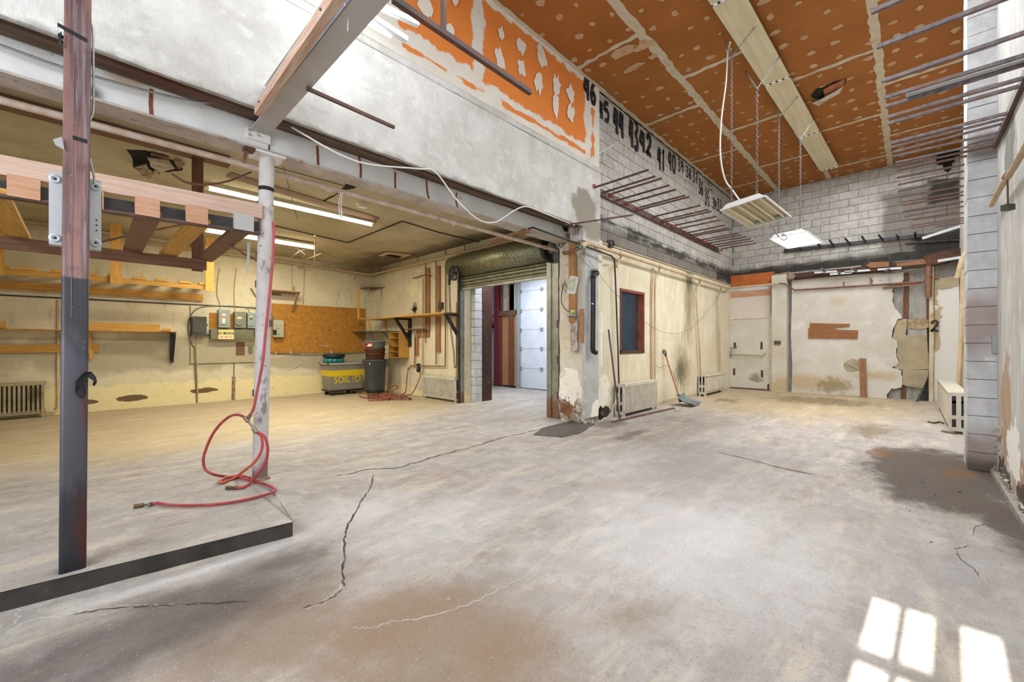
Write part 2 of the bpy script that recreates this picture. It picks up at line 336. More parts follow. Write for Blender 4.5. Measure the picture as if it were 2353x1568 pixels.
m_whitem = M('white_metal_angle', '#d6d9dc', .4, var=('#c2c6ca', 6))
m_sect = M('white_sectional_door_skin', '#dfe4ee', .5, var=('#d3d9e5', 3))
m_creamen = M('aged_reflector', '#d6ccae', .5, var=('#c2b58f', 2, (.4,4,4)), layers=[L_('#8d8161', .62, .8, 3, st=(.5,5,1), k=.5)])
m_red = M('red_hose_rubber', '#b5444c', .55, var=('#8c3a3c', 12), layers=[L_('#7a6a66', .56, .7, 5, k=.6)])
m_redcable = M('brown_red_hose', '#7d3f30', .6, var=('#9a5a46', 12))
m_wcable = M('white_cable', '#dcdad6', .5)
m_tcable = M('tan_cable', '#b09a6e', .6)
m_dcable = M('dark_cable', '#3b352c', .6)
m_armor = M('armoured_cable', '#bfbfbd', .35, .6, var=('#8d8d8b', 120))
m_galv = M('galvanised_hood', '#9b9a82', .42, .75, var=('#66664a', 26), layers=[L_('#c9c4a0', .56, .66, 34, k=.8)], bump=(30, .2))
m_guide = M('galvanised_guide', '#a5a59a', .45, .6, var=('#85867c', 6), layers=[L_('#8c5a3a', .3, .7, 5, amp=1, k=.8, blobs=[(6.1,4.8,.1,.6,.6,.5),(6.1,7.5,.1,.6,.4,.3)])])
m_chain = M('zinc_chain', '#6f6e6a', .6, .3)
m_rad = M('old_radiator_paint', '#cfc9bb', .55, var=('#bbb4a2', 5), layers=[L_('#8f8266', .6, .72, 9, k=.6), L_('#8f4f2e', .69, .73, 10, k=.8)])
m_rady = M('yellowed_radiator_paint', '#b3a684', .55, var=('#978a68', 5), layers=[L_('#4c4330', .3, .8, 4, amp=1, k=.8, blobs=[(-.6,11.6,.45,.2,.3,.3)])])
m_cart = M('grey_cart_plastic', '#7c7a72', .5, var=('#8b887d', 3))
m_yelp = M('yellow_paint', '#e0bf16', .5)
m_bin = M('dark_grey_bin_plastic', '#4b4e54', .5, var=('#42454b', 5))
m_binl = M('grey_bucket_plastic', '#65706f', .5)
m_bbrown = M('brown_bucket_plastic', '#5a3322', .5)
m_teal = M('teal_plastic', '#1d7f80', .4)
m_rubber = M('black_rubber', '#1b1b1c', .6)
m_sign = M('cream_sign_face', '#e9dfa0', .5)
m_ink = M('black_ink', '#1c1a18', .7)
m_redink = M('red_ink', '#d6432e', .6)
m_or = M('orange_label', '#ee7a30', .6)
m_yl = M('yellow_sign_bar', '#f2d81c', .6)
m_spray = M('black_spray_paint', '#1d1d1f', .9, soft=(.12, .62))
m_rustline = M('brown_paint_drip', '#8a4a2c', .8, soft=(.15, .5))
m_crack = M('dark_crack', '#4b423a', .95, soft=(.25, .7))
m_crackw = M('white_mineral_line', '#dcdad8', .95, soft=(.35, 1.7))
m_orfas = M('orange_fascia_paint', '#c06a2c', .7, var=('#a9561f', 4))
m_doorp = M('dirty_white_door_paint', '#cfcbc0', .6, var=('#c2bcae', 2), layers=[L_('#a8976f', .58, .8, 4, st=(1,4,.3), k=.4),
    L_('#6d665a', .5, .75, 12, amp=1.1, k=.7, blobs=[(13.9,3.3,.35,.3,.45,.35)]), L_('#5d3320', .3, .36, 8, amp=.9, blobs=[(13.9,2.9,.1,.3,.16,.2),(13.9,2.84,.3,.3,.06,.45)])])
m_pil = M('pilaster_paint', '#cfcabf', .8, var=('#c0b9aa', 2), layers=[L_('#b3975e', .3, .8, 3, amp=1.1, k=.6, blobs=[(13.7,2.6,.15,.5,.5,.5),(13.7,2.6,1.2,.5,.3,1.0,.6)])])
m_char = M('charred_timber', '#3a2a22', .9, var=('#5c3a28', 5, (1,1,4)), layers=[L_('#171412', .5, .7, 4, k=.8)], bump=(20, .5))
m_hole = M('dark_cavity', '#14100c', 1)
m_deb = M('brown_debris', '#6d4a36', .95, var=('#b5a28c', 9), bump=(40, .6))
m_flake = M('white_plaster_rubble', '#cfc6b6', .95, var=('#8f7f68', 6), bump=(50, .6))
m_pillar = M('peeling_pillar', '#d8d2c4', .85, var=('#c9c0ab', 4), bump=(12, .5),
    layers=[L_('#c9ab73', .56, .66, 3, st=(1,1,.7), k=.7), L_('#8e8478', .3, .45, 5, amp=1.2, k=.9, blobs=[(6.1,4.4,2.5,.3,.6,.7),(6.1,4.3,.2,.5,.6,.45),(6.1,4.3,3.2,.5,.6,.25)]),
            L_('#7d4a2c', .4, .5, 8, amp=1.2, k=.9, blobs=[(6.1,4.3,.3,.5,.5,.55),(6.1,4.05,1.6,.3,.06,1.6,.8),(6.1,4.2,3.2,.5,.5,.5,.8)]),
            L_('#efeadf', .36, .42, 6, amp=1.2, blobs=[(6.1,4.3,.6,.5,.6,.6),(6.1,4.3,3,.5,.5,.4,.8)])])
m_ppil = M('grey_corner_post', '#b9bab9', .75, var=('#a8a9a8', 3), layers=[L_('#d9d5c9', .56, .66, 4, k=.6), L_('#efeadf', .3, .36, 6, amp=1, blobs=[(6.2,3.9,.2,.3,.3,.3)]), L_('#2b241c', .4, .46, 6, amp=1, blobs=[(6.35,3.9,.05,.2,.3,.12)])])
m_rw = M('right_wall_paint', '#c9c9c6', .8, var=('#b5b4ae', 2, (1,1,.5)), bump=(9, .3),
    layers=[L_('#dedfe0', .5, .68, 4, st=(2,1,.6), k=.7), L_('#8c8a82', .55, .7, 3, st=(3,1,.35), k=.6),
            L_('#5d5a54', .35, .6, 4, amp=1.2, k=.7, blobs=[(5.9,-.66,3.2,.6,.3,.7)]),
            L_('#b08b68', .38, .5, 6, amp=1.2, k=.8, blobs=[(6.1,-.66,.7,.5,.3,.9),(5.2,-.66,.25,.9,.3,.35)]),
            L_('#3b342c', .42, .5, 8, amp=1.2, k=.9, blobs=[(6.2,-.66,.1,.6,.3,.25),(5.0,-.66,.1,1.0,.3,.25)]),
            L_('#f1efec', .42, .48, 7, amp=1.2, blobs=[(5.7,-.66,.4,.6,.3,.45),(4.9,-.66,.5,.6,.3,.4,.8)])])
m_studpink = M('maroon_painted_stud', '#6e2030', .7)
m_fir = wood('fir_plywood', '#c98a66', '#b0704a', (14, 14, 1))
m_oldsteel = M('rust_brown_steel_column', '#3f2c28', .5, .3, var=('#5f3c30', 5, (1,1,.5)), layers=[L_('#b9b7b6', .66, .7, 8, k=.7)])
m_annex = M('annex_wall', '#c9c6c4', .8, var=('#b5b2b4', 2))
m_glassdark = M('dark_room_glass', '#2b3540', .08)
m_gl = bpy.data.materials.new('window_glass'); m_gl.use_nodes = True
_b = m_gl.node_tree.nodes['Principled BSDF']; _b.inputs['Base Color'].default_value = (.62, .72, .8, 1); _b.inputs['Transmission Weight'].default_value = 1
_b.inputs['Roughness'].default_value = .02; _b.inputs['IOR'].default_value = 1.1
m_tubew = EM('warm_fluorescent_tube', (1, .86, .58), 16)
m_tubec = EM('cool_fluorescent_tube', (.92, .96, 1), 14)
m_tubep = EM('pendant_tube', (1, .97, .88), 12)
m_tubeoff = M('unlit_tube', '#e6e0cc', .3)
# ================================================================ SETTING
S = 'structure'
CORN = P(672, 1200, z=.1); CL = P(0, 1362, z=.1)     # kerb corner and its line towards the left
XC = CORN.x
def curb_y(x): return CORN.y + (x-CORN.x)*(CL.y-CORN.y)/(CL.x-CORN.x)
def ss(t): t = max(0, min(1, t)); return t*t*(3-2*t)
def fh(x, y):
    if x < XC and y < 4.55: return 0 if y < 4.5 else .098
    a = .1*(1-ss((y-4.6)/2.6))
    if x >= XC: a *= (1-ss((x-XC)/1.1))*ss((y-CORN.y+.05)/1.0)
    return a
def grid(name, xs, ys, mat, parent=None, zoff=0):
    m = MB(); nx, ny = len(xs), len(ys)
    vs = [(x, y, fh(x, y)+zoff) for x in xs for y in ys]
    fs = [(i*ny+j, (i+1)*ny+j, (i+1)*ny+j+1, i*ny+j+1) for i in range(nx-1) for j in range(ny-1)]
    m._add(vs, fs, True); return m.build(name, mat, parent)
def fr(a, b, st): n = int(round((b-a)/st)); return [a+(b-a)*i/n for i in range(n+1)]
xs = sorted(set(fr(-3.1, XC-.001, .25)+[XC+.001]+fr(XC+.05, 3, .1)+fr(3.2, 14.2, .5)))
ys = sorted(set(fr(-1, 2.8, .4)+fr(2.9, 4.5, .1)+[4.55]+fr(4.65, 7.3, .15)+fr(7.6, 12.1, .5)))
floor = tag(grid('floor', xs, ys, m_floor), 'worn grey and beige concrete floor with cracks', kind=S)
sl = MB(); sx = fr(-3.1, XC, .3)
for x0, x1 in zip(sx, sx[1:]):
    sl._add([(x0,curb_y(x0),.1),(x1,curb_y(x1),.1),(x1,4.66,.1),(x0,4.66,.1)], [(0,1,2,3)])
sl._add([(XC,curb_y(XC),.1),(XC,curb_y(XC),-.02),(XC,4.66,-.02),(XC,4.66,.1)], [(0,1,2,3)])
sl.build('raised_slab', m_floor, floor)
cb = MB(); sx = fr(-3.1, XC, .12); j = [random.uniform(-.004, .004) for _ in sx]
cb._add([(x, curb_y(x)-.001+j[i], z) for i, x in enumerate(sx) for z in (-.01, .1+j[-i-1]*.6)], [(2*i, 2*i+2, 2*i+3, 2*i+1) for i in range(len(sx)-1)])
cb.build('kerb_face', m_curb, floor)
ap = MB(); ap.box(6.1, 14.1, 4.0, 12.1, -.05, .001); ap.build('annex_floor', m_floor, floor)
# cracks
def crack(px, wd, mat, amp=.02, n=7, name='floor_crack', white=0):
    pts = jag([P(u, v, z=zz) if zz else P(u, v, z=0) for u, v, zz in [(p+(0,))[:3] for p in px]], amp, n)
    out = []
    for p in pts:
        h = .1 if (p.x < XC and curb_y(p.x) < p.y < 4.66) else fh(p.x, p.y)
        q = Vector((p.x, p.y, 0)); 
        k = (EYE-h)/EYE; out.append((q.x*k, q.y*k, h+.003))
    k = len(out); ws = [wd*(.35+1.0*random.random())*min(1, (i+1)/3, (k-i)/3) for i in range(k)]
    MB().ribbon(out, ws, (0,0,1)).build(name, mat, floor)
crack([(640,1120),(720,1103),(800,1090),(850,1078),(905,1078),(960,1062),(1020,1045),(1080,1030),(1150,1008),(1230,990),(1320,972)], .035, m_crack)
crack([(850,1078),(905,1076),(970,1054),(1060,1040),(1140,1018)], .05, m_crackw)
crack([(860,1090),(848,1125),(826,1160),(800,1205),(792,1240),(788,1330),(790,1350)], .022, m_crack, .008)
crack([(796,1200),(786,1260),(788,1350),(740,1390),(700,1400)], .04, m_crackw, .012)
crack([(790,1355),(755,1380),(690,1400)], .014, m_crack, .008)
crack([(170,1412),(200,1408),(280,1396),(360,1394),(470,1388),(570,1384)], .022, m_crack, .006)
crack([(0,1470),(60,1430),(130,1418),(210,1404),(290,1394),(380,1394),(460,1390)], .04, m_crackw, .01)
crack([(30,1440),(50,1395)], .04, m_crackw, .01)
crack([(810,1445),(850,1447),(900,1432),(1000,1418),(1100,1380),(1200,1330),(1290,1250),(1400,1195),(1500,1145),(1600,1095),(1660,1060)], .035, m_crackw, .012)
crack([(1650,1040),(1720,1056),(1790,1075),(1870,1092)], .03, m_crack, .01)
crack([(2230,1255),(2195,1262),(2205,1285),(2240,1310),(2250,1328)], .008, m_crack, .004)
crack([(2240,1195),(2262,1205),(2240,1212),(2235,1232)], .006, m_crack, .004)
crack([(600,1100),(640,1150),(674,1202)], .008, m_crack, .001, 3)
# rough dark edge where the slab meets the corner pillar
m = MB(); poly = [P(u, v, z=.004) for u, v in [(1225,1000),(1245,985),(1300,970),(1340,966),(1365,975),(1330,998),(1290,1005)]]
m.prism(jag(poly+[poly[0]], .02, 3, (0,0,1))[:-1], (0,0,.004)); m.build('dark_patch', M('dark_patch_concrete', '#5f5b55', .9, var=('#4c4843', 8), bump=(50,.4)), floor)
# small debris on the floor
for (u, v, r) in [(686,1331,.012),(1030,1376,.014),(2140,1247,.01),(2205,1132,.02),(2120,1110,.012),(405,1130,.01),(1940,1088,.008),(2150,1140,.012),(2230,1150,.01),(2090,1175,.008)]:
    p = P(u, v, z=0); mm = MB()
    mm._add([p+Vector((r*math.cos(a)*random.uniform(.6,1.2), r*math.sin(a)*random.uniform(.6,1.2), 0)) for a in (0,1.3,2.5,3.7,5)]+[p+Vector((0,0,r*.7))], [(0,1,5),(1,2,5),(2,3,5),(3,4,5),(4,0,5)])
    mm.build('concrete_chip', m_flake if u < 1500 else m_dark, floor)

CZ = 5.86
# ---- low room and annex shells
wl = MB(); wl.box(-3.1, 6.3, 11.85, 12.05, -.05, 3.75); w_left = wl.build('wall_left', m_yellow, label='yellowed plaster wall peeling near the floor', kind=S)
w2 = MB()
w2.box(6.15, 6.35, 7.45, 11.9, -.05, 3.75); w2.box(6.15, 6.35, 4.87, 7.45, 2.82, 3.75); w2.box(6.15, 6.35, 4.3, 4.87, -.05, 3.75)
w_mid = w2.build('wall_middle', m_yellow, label='yellowed wall holding the roll-up door', kind=S)
cl = MB(); cl.box(-3.1, 6.3, 4.36, 12, 3.66, 3.76); c_low = cl.build('ceiling_low', m_lowceil, label='low stained ceiling over the left bay', kind=S)
# ---- wall with window (right of the corner pillar)
WY = 4.0; wx0, wx1, wz0, wz1 = 7.14, 8.1, 1.2, 2.4; TOPP = 3.2
w1 = MB(); w1.box(6.2, wx0, WY, WY+.16, -.05, TOPP); w1.box(wx1, 14.1, WY, WY+.16, -.05, TOPP); w1.box(wx0, wx1, WY, WY+.16, -.05, wz0); w1.box(wx0, wx1, WY, WY+.16, wz1, TOPP)
w_win = w1.build('wall_centre', m_cream, label='cream painted wall with mould streaks, radiators and a small window', kind=S)
up = MB(); up.box(6.2, 14.15, WY+.02, WY+.2, TOPP-.02, CZ+.05); up.build('mortar_bed', m_mortar, w_win)
lg = MB(); lg.prism([(6.25, WY-.02, TOPP-.03), (6.25, WY-.02, TOPP+.0), (6.25, WY+.03, TOPP+.03), (6.25, WY+.03, TOPP-.03)], (7.8, 0, 0)); lg.build('ledge', m_beige, w_win)
bm_cache = {}
def block_mesh(lx, ly, lz, mat):
    k = (round(lx, 3), round(ly, 3), round(lz, 3), mat.name)
    if k not in bm_cache:
        b = .006; me = bpy.data.meshes.new('block')
        x, y, z = lx/2, ly/2, lz/2; vs = []; fs = []
        # box with chamfered outer face on -depth side, generic: plain box with slightly inset faces
        for sx_ in (-1, 1):
            for sy_ in (-1, 1):
                for sz_ in (-1, 1): vs.append((sx_*x, sy_*y, sz_*z))
        fs = [(0,1,3,2),(4,6,7,5),(0,4,5,1),(2,3,7,6),(0,2,6,4),(1,5,7,3)]
        me.from_pydata(vs, [], fs); me.materials.append(mat); me.update(); bm_cache[k] = me
    return bm_cache[k]
def blocks(parent, axis, plane, nsign, u0, u1, z0, z1, mat, name='block', holes=(), depth=.035, bw=.4, bh=.2):
    """running bond on a wall; axis 'x' runs along x (plane is a y value), 'y' along y (plane is an x value)"""
    row = 0; z = z0
    while z < z1-.03:
        h = min(bh, z1-z); u = u0-(bw/2 if row % 2 else 0)
        while u < u1-.02:
            a, b = max(u, u0), min(u+bw, u1)
            if b-a > .05:
                c = (a+b)/2; cz = z+h/2
                if not any(c > q[0] and c < q[1] and cz > q[2] and cz < q[3] for q in holes):
                    L0 = round(b-a, 2)-.011; jit = random.uniform(-.003, .004)
                    me = block_mesh(L0 if axis == 'x' else depth, depth if axis == 'x' else L0, h-.011, mat)
                    o = bpy.data.objects.new(name, me); C.objects.link(o)
                    d = plane+nsign*jit-nsign*(depth/2)
                    o.location = (c, d, cz) if axis == 'x' else (d, c, cz); o.parent = parent
            u += bw
        z += bh; row += 1
blocks(w_win, 'x', WY, -1, 6.3, 14.1, TOPP+.02, CZ, m_block)
# ---- far wall
FX = 14.1
wf = MB(); wf.box(FX+.03, FX+.25, -1, 4.2, -.05, CZ+.1); w_far = wf.build('wall_far', m_mortar, label='far wall of bare grey blocks above and broken plaster below', kind=S)
blocks(w_far, 'y', FX, -1, -.83, 4.0, 3.42, CZ, m_block)
lowb = MB(); lowb.box(FX, FX+.04, -.9, 4.0, -.02, 3.42); lowb.build('mouldy_backing', m_mouldy, w_far)
# ---- upper wall over the long beam
wu = MB(); wu.box(-3.1, 6.33, 3.93, 4.2, 3.62, 4.36); wu.box(-3.1, 5.8, 3.93, 3.965, 3.325, 3.62); wu.box(5.8, 6.33, 3.93, 4.2, 3.1, 3.62); w_up = wu.build('wall_upper', m_plaster, label='grey white plastered band above the long beam', kind=S)
xs_ = fr(-3.1, 6.33, .2); mm = MB(); prof = [(3.93,4.365),(3.915,4.375),(3.92,4.44),(3.95,4.47),(4.1,4.47)]
vs_ = [(x, y, z+random.uniform(-.004,.004)) for x in xs_ for y, z in prof]; k = len(prof)
mm._add(vs_, [(i*k+q, (i+1)*k+q, (i+1)*k+q+1, i*k+q+1) for i in range(len(xs_)-1) for q in range(k-1)], True)
mm._add([vs_[-k+q] for q in range(k)], [tuple(range(k))]); mm.build('ledge', m_plaster, w_up)
mm = MB(); mm.box(-3.1, 6.33, 3.95, 4.2, 4.36, CZ+.02); pan = mm.build('taped_drywall', m_apanel, w_up)
mm = MB(); mm.prism([(-3.1,3.95,3.33),(-3.1,4.36,3.42),(-3.1,4.36,3.7),(-3.1,4.0,3.7)], (9.0,0,0)); mm.build('soffit_board', m_soffit, w_up)
for zz, yy in ((3.35, 4.04), (3.372, 4.13), (3.395, 4.22)):
    mm = MB(); mm.box(-3.1, 5.9, yy, yy+.07, zz-.016, zz+.02); mm.build('lath', m_soffit, w_up)
mm = MB(); e = jag([(-3.1,3.925,3.325),(1,3.925,3.325),(3.3,3.925,3.325),(6.0,3.925,3.325)], .006, 24, (0,1,0))
mm._add([p for q in e for p in (q, q+Vector((0,.06,.035)))], [(2*i,2*i+1,2*i+3,2*i+2) for i in range(len(e)-1)]); mm.build('broken_edge', m_dark, w_up)
# mud patches with their own outline, laid by trowel
def blob(c, r1, r2, nrm, n=11, rough=.3):
    nrm = Vector(nrm); a = Vector((0,0,1)) if abs(nrm.z) < .5 else Vector((1,0,0)); b = nrm.cross(a)
    return [Vector(c)+a*r1*math.cos(t*2*math.pi/n)*random.uniform(1-rough,1+rough)+b*r2*math.sin(t*2*math.pi/n)*random.uniform(1-rough,1+rough)+nrm*.003 for t in range(n)]
mud = MB()
for q_, (u, v, r1, r2) in enumerate([(975,8,.16,.1),(1148,137,.16,.09),(1198,105,.11,.09),(1199,156,.13,.08),(1244,131,.12,.12),(1238,191,.14,.09),(1278,195,.15,.1),(1277,235,.2,.08),(1311,215,.12,.1),(1311,259,.15,.1),(1152,76,.08,.06),(1240,112,.08,.05),(1033,70,.08,.07),(1045,0,.06,.06)]):
    mud._add(blob(P(u, v, y=3.945-.0008*q_), r1, r2, (0,-1,0), 15, .38), [tuple(range(15))])
mud.build('compound_patch', M('white_compound', '#dcd5ca', .9), w_up, kind='stuff')
# ---- main ceiling
cg = MB(); cg.box(-3.4, 14.4, -1.1, 4.3, CZ+.012, CZ+.1); ceil = cg.build('ceiling', m_hole, label='orange drywall ceiling with taped joints', kind=S)
rows = [(-.86, .36, 8.3), (.36, 1.58, 8.4), (1.58, 2.8, 7.05), (2.8, 3.98, 5.6)]
rows[0] = (-.86, .36, 7.2)
dab = MB()
for ya, yb, x0 in rows:
    x = x0
    while x > -3: x -= 2.44
    while x < 14.1:
        a, b = max(x, -3.0), min(x+2.44, 14.1)
        if b-a > .1:
            q = MB(); q.box(a+.003, b-.003, ya+.003, yb-.003, CZ, CZ+.012); q.build('drywall_sheet', m_ceil, ceil)
            if b > 3.5:
                for ix in range(6):
                    for iy in range(4):
                        cx_ = a+(ix+.5)*(b-a)/6+random.uniform(-.05,.05); cy_ = ya+(iy+.35)*1.22/4+random.uniform(-.05,.05)
                        r = random.uniform(.025,.06) if yb > 2 else random.uniform(.035,.07)
                        if random.random() < .85: dab._add(blob((cx_, cy_, CZ-.002), r, r*random.uniform(.7,1.3), (0,0,-1), 7, .35), [tuple(range(7))])
        if x > 3: 
            q = MB(); e = jag([(x, ya, CZ), (x, yb, CZ)], .015, 12, (0,0,1)); n = len(e)
            ws = [random.uniform(.025,.055) for _ in e]
            q._add([p+Vector((s_*ws[i], 0, -.003)) for i, p in enumerate(e) for s_ in (-1, 1)], [(2*i,2*i+1,2*i+3,2*i+2) for i in range(n-1)]); q.build('joint_tape', m_mud, ceil)
        x += 2.44
for yy, wd in ((.36,.055),(1.58,.05),(2.8,.065),(3.93,.04)):
    q = MB(); e = [Vector((x, yy+random.uniform(-.008,.008), CZ-.004)) for x in fr(1.0, 14.1, .12)]
    q._add([p+Vector((0, s_*wd*random.uniform(.7,1.25), 0)) for p in e for s_ in (-1, 1)], [(2*i,2*i+1,2*i+3,2*i+2) for i in range(len(e)-1)]); q.build('joint_tape', m_mud, ceil)
for q_, (u, v, r1, r2) in enumerate([(1430,120,.35,.09),(1480,105,.3,.07),(1455,155,.3,.06),(1500,130,.1,.05)]):
    dab._add(blob(P(u, v, z=CZ-.003-.001*q_), r2*1.2, r1*.6, (0,0,-1), 15, .25), [tuple(range(15))])
dab.build('joint_compound_spots', M('thin_joint_compound', '#b99a78', .9, var=('#a8845c', 9), layers=[L_('#cbb79b', .5, .7, 25, k=.6)]), ceil, kind='stuff')
# torn hole in the ceiling board
h = MB(); hp = [P(u, v, z=CZ-.006) for u, v in crop(1600,0,2.6135,[(690,570),(720,535),(770,520),(830,490),(905,475),(885,520),(850,560),(800,590),(770,600),(740,600),(700,590)])]
h._add(jag(hp+[hp[0]], .01, 3, (0,0,1)), [tuple(range(len(hp)*3))]); h.build('hole', m_hole, ceil)
for pts, mt, dz in (([(760,540),(850,500),(895,480),(880,530),(820,570),(770,590)], M('torn_inner_paper', '#a3623c', .9), .03), ([(690,625),(740,600),(800,570),(880,520),(860,560),(790,600),(735,640)], m_flake, .08)):
    h = MB(); pp = [P(u, v, z=CZ-dz) for u, v in crop(1600,0,2.6135,pts)]; h.prism(jag(pp+[pp[0]], .012, 2)[:-1], (0,0,.008)); h.build('torn_flap', mt, ceil)
# ---- right side walls and block pillar
wr = MB(); wr.box(-3.2, 6.66, -1.05, -.66, -.05, CZ+.09); w_r = wr.build('wall_right', m_rw, label='scraped pale wall close to the camera on the right', kind=S)
wr = MB(); wr.box(6.6, 14.2, -1.1, -.83, -.05, CZ+.09); wr.build('wall_right_alcove', m_farpl, label='alcove wall behind the block pillar', kind=S)
bp = MB(); bp.box(6.66, 7.05, -.9, -.46, -.02, CZ); pil = bp.build('wall_pier', m_mortar, label='pier of painted grey blocks with a brown stain', kind=S)
z = 0
while z < CZ-.05:
    hh = min(.195, CZ-z); q = MB(); jx = random.uniform(-.003,.004); q.box(6.645+jx, 7.06, -.72, -.45+jx, z+.004, z+hh-.004); q.build('block', m_pblock, pil); z += .195
# ---- wall behind the camera, with a small window and an added opening for fill light
bh = MB(); X0 = -3.1
ys_ = [-.95]
def bwall(y0, y1, z0, z1): bh.box(X0-.15, X0, y0, y1, z0, z1)
bwall(-.95, -.03, -.05, CZ+.09); bwall(-.03, .415, -.05, 1.5); bwall(-.03, .415, 2.49, CZ+.09)
bwall(.415, .6, -.05, CZ+.09); bwall(.6, 3.4, -.05, 1.1); bwall(.6, 3.4, 5.1, CZ+.09); bwall(3.4, 12, -.05, CZ+.09)
w_b = bh.build('wall_behind', m_annex, label='wall behind the camera with a small window and an added fill light opening', kind=S)
mu = MB()
mu.box(X0-.06, X0, .28, .31, 1.5, 2.49); mu.box(X0-.06, X0, .095, .185, 1.5, 2.49)
for zz in (2.213, 1.92): mu.box(X0-.06, X0, -.03, .415, zz-.014, zz+.014)
mu.build('window_1', m_white, kind=S, label='glazing bars of the window behind the camera')
mu = MB()
for y in (1.12, 1.88, 2.64): mu.box(X0-.08, X0-.02, y-.02, y+.02, 1.1, 5.1)
for z in (2.1, 3.1, 4.1): mu.box(X0-.08, X0-.02, .6, 3.4, z-.02, z+.02)
mu.build('added_fill_window', m_white, kind=S, label='bars of an added tall window for fill light behind the camera')  # invented tall window, put in to carry the fill
mm = MB(); mm.box(X0-.1, X0-.08, .6, 3.4, 1.1, 5.1); mm.build('added_fill_pane', EM('fill_pane_glow', (.9, .95, 1), 1.2), w_b)  # glowing pane added as fill behind the invented bars
# ---- annex beyond the roll-up door
an = MB(); an.box(6.3, 14.1, 12, 12.1, 0, 3.8); an.box(9.62, 9.75, 4.1, 12, 0, 3.8); an.box(6.3, 9.7, 4.1, 12.1, 3.7, 3.8); an.box(6.37, 6.42, 7.6, 12, 0, 3.75)
w_an = an.build('wall_annex', m_annex, label='pale walls of the room beyond the roll-up door', kind=S)
# ================================================================ STEEL AND TIMBER OVERHEAD
t = thing('steel_beam', 'long white painted steel beam with brown vertical marks, on the round column', 'beam', (1.2,4.33,3.14))
mm = MB(); mm.box(-3.1, 5.86, 4.33, 4.35, 3.15, 3.62); mm.build('web', m_beam, t)
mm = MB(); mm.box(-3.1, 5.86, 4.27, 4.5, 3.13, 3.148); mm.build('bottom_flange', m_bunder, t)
for pts in ([(348,204),(346,235),(348,268)],[(729,335),(730,358),(731,381)],[(825,360),(829,385),(828,411)],[(908,395),(908,420),(908,437)],[(980,415),(982,440),(986,459)],[(1049,443),(1048,462),(1052,478)]):
    MB().ribbon(smooth([P(u, v, y=4.326) for u, v in pts], 5), .035, (0,-1,0)).build('brown_mark', m_rustline, t)
mm = MB(); a = P(618,300,y=4.326); mm.box(a.x-.004, a.x+.004, 4.322, 4.33, 3.15, 3.42); mm.build('splice_seam', m_dark, t)
# cross beam over the camera with its timber
t = thing('steel_beam', 'broad pale grey steel beam crossing overhead towards the camera', 'beam', (1.12,4.3,3.3))
mm = MB(); mm.prism([(1.055,4.3,3.295),(1.055,-.64,3.295),(1.205,-.64,3.295),(1.205,4.3,3.295)], (0,0,.014)); mm.build('bottom_flange', M('scuffed_grey_flange', '#b9b4ae', .6, var=('#aaa6a4', 3), layers=[L_('#6e3f2c', .66, .72, 9)]), t)
mm = MB(); mm.box(1.125, 1.135, -.64, 3.9, 3.31, 3.53); mm.build('web', m_dark if 0 else M('dusty_blue_grey_steel', '#7b7f88', .6, var=('#686b75', 5)), t)
mm = MB(); mm.box(1.055, 1.205, -.64, 3.9, 3.52, 3.535); mm.build('top_flange', m_beam, t)
mm = MB(); mm.box(1.03, 1.22, 4.305, 4.328, 3.22, 3.32); mm.build('end_plate', m_beam, t)
for z in (3.25, 3.29):
    mm = MB(); mm.lathe((1.045, 4.305, z), [(0,-.012),(.012,-.012),(.012,0)], 6, 'y'); mm.build('bolt', m_wpipe, t)
t = thing('timber', 'long pinkish timber bolted beside the overhead cross beam', 'lumber', (1.0,4,3.45))
mm = MB(); mm._add([(.985,3.9,3.25),(1.04,3.9,3.25),(1.04,3.9,3.33),(.985,3.9,3.33),(.955,-.6,3.36),(1.01,-.6,3.36),(1.01,-.6,3.44),(.955,-.6,3.44)], [(0,3,2,1),(4,5,6,7),(0,1,5,4),(1,2,6,5),(2,3,7,6),(3,0,4,7)]); mm.build('board', m_pale_y, t)
for y in (1.2, 2.5, 3.75):
    mm = MB(); mm.lathe((.982-(3.9-y)*.0066, y, 3.29+(3.9-y)*.024), [(0,-.006),(.008,-.006),(.008,.01)], 6, 'x'); mm.build('bolt_head', m_rust, t)
# rods welded to the cross beam
def rod(label, a, b, w=.03, mat=None, extra=None, name='steel_rod', group=None):
    t = thing(name, label, 'rod', a, group); mm = MB(); mm.bar(a, b, w, w); mm.build('bar', mat or m_rust, t); return t
a, b = P(903,-3,z=3.3), P(1219,213,z=3.3); t = rod('reddish steel bar with a short upright, high in front of the orange wall', a, b, .034)
q = a.lerp(b, .23); k = P(1019,75,z=3.3); mm = MB(); mm.bar(k, k+Vector((-.0,.0,.55)), .026, .026, (1,0,0)); mm.build('upright', m_rust, t)
a, b = P(705,203,z=3.27), P(906,293,z=3.27); rod('short reddish steel bar running out from the cross beam before the grey band', a, b, .024)
a, b = P(1300,517,y=3.87), P(1456,494,x=6.35)
b = P(1455,494,z=a.z+.02); rod('reddish bar jutting out at the top of the corner pillar', a, b, .02)
a, b = P(1366,357,y=3.6), P(1411,333,y=3.6); rod('short thin white bar sticking out near the painted 46', P(1350,368,y=3.94), P(1412,332,y=3.65), .014, m_whitem)
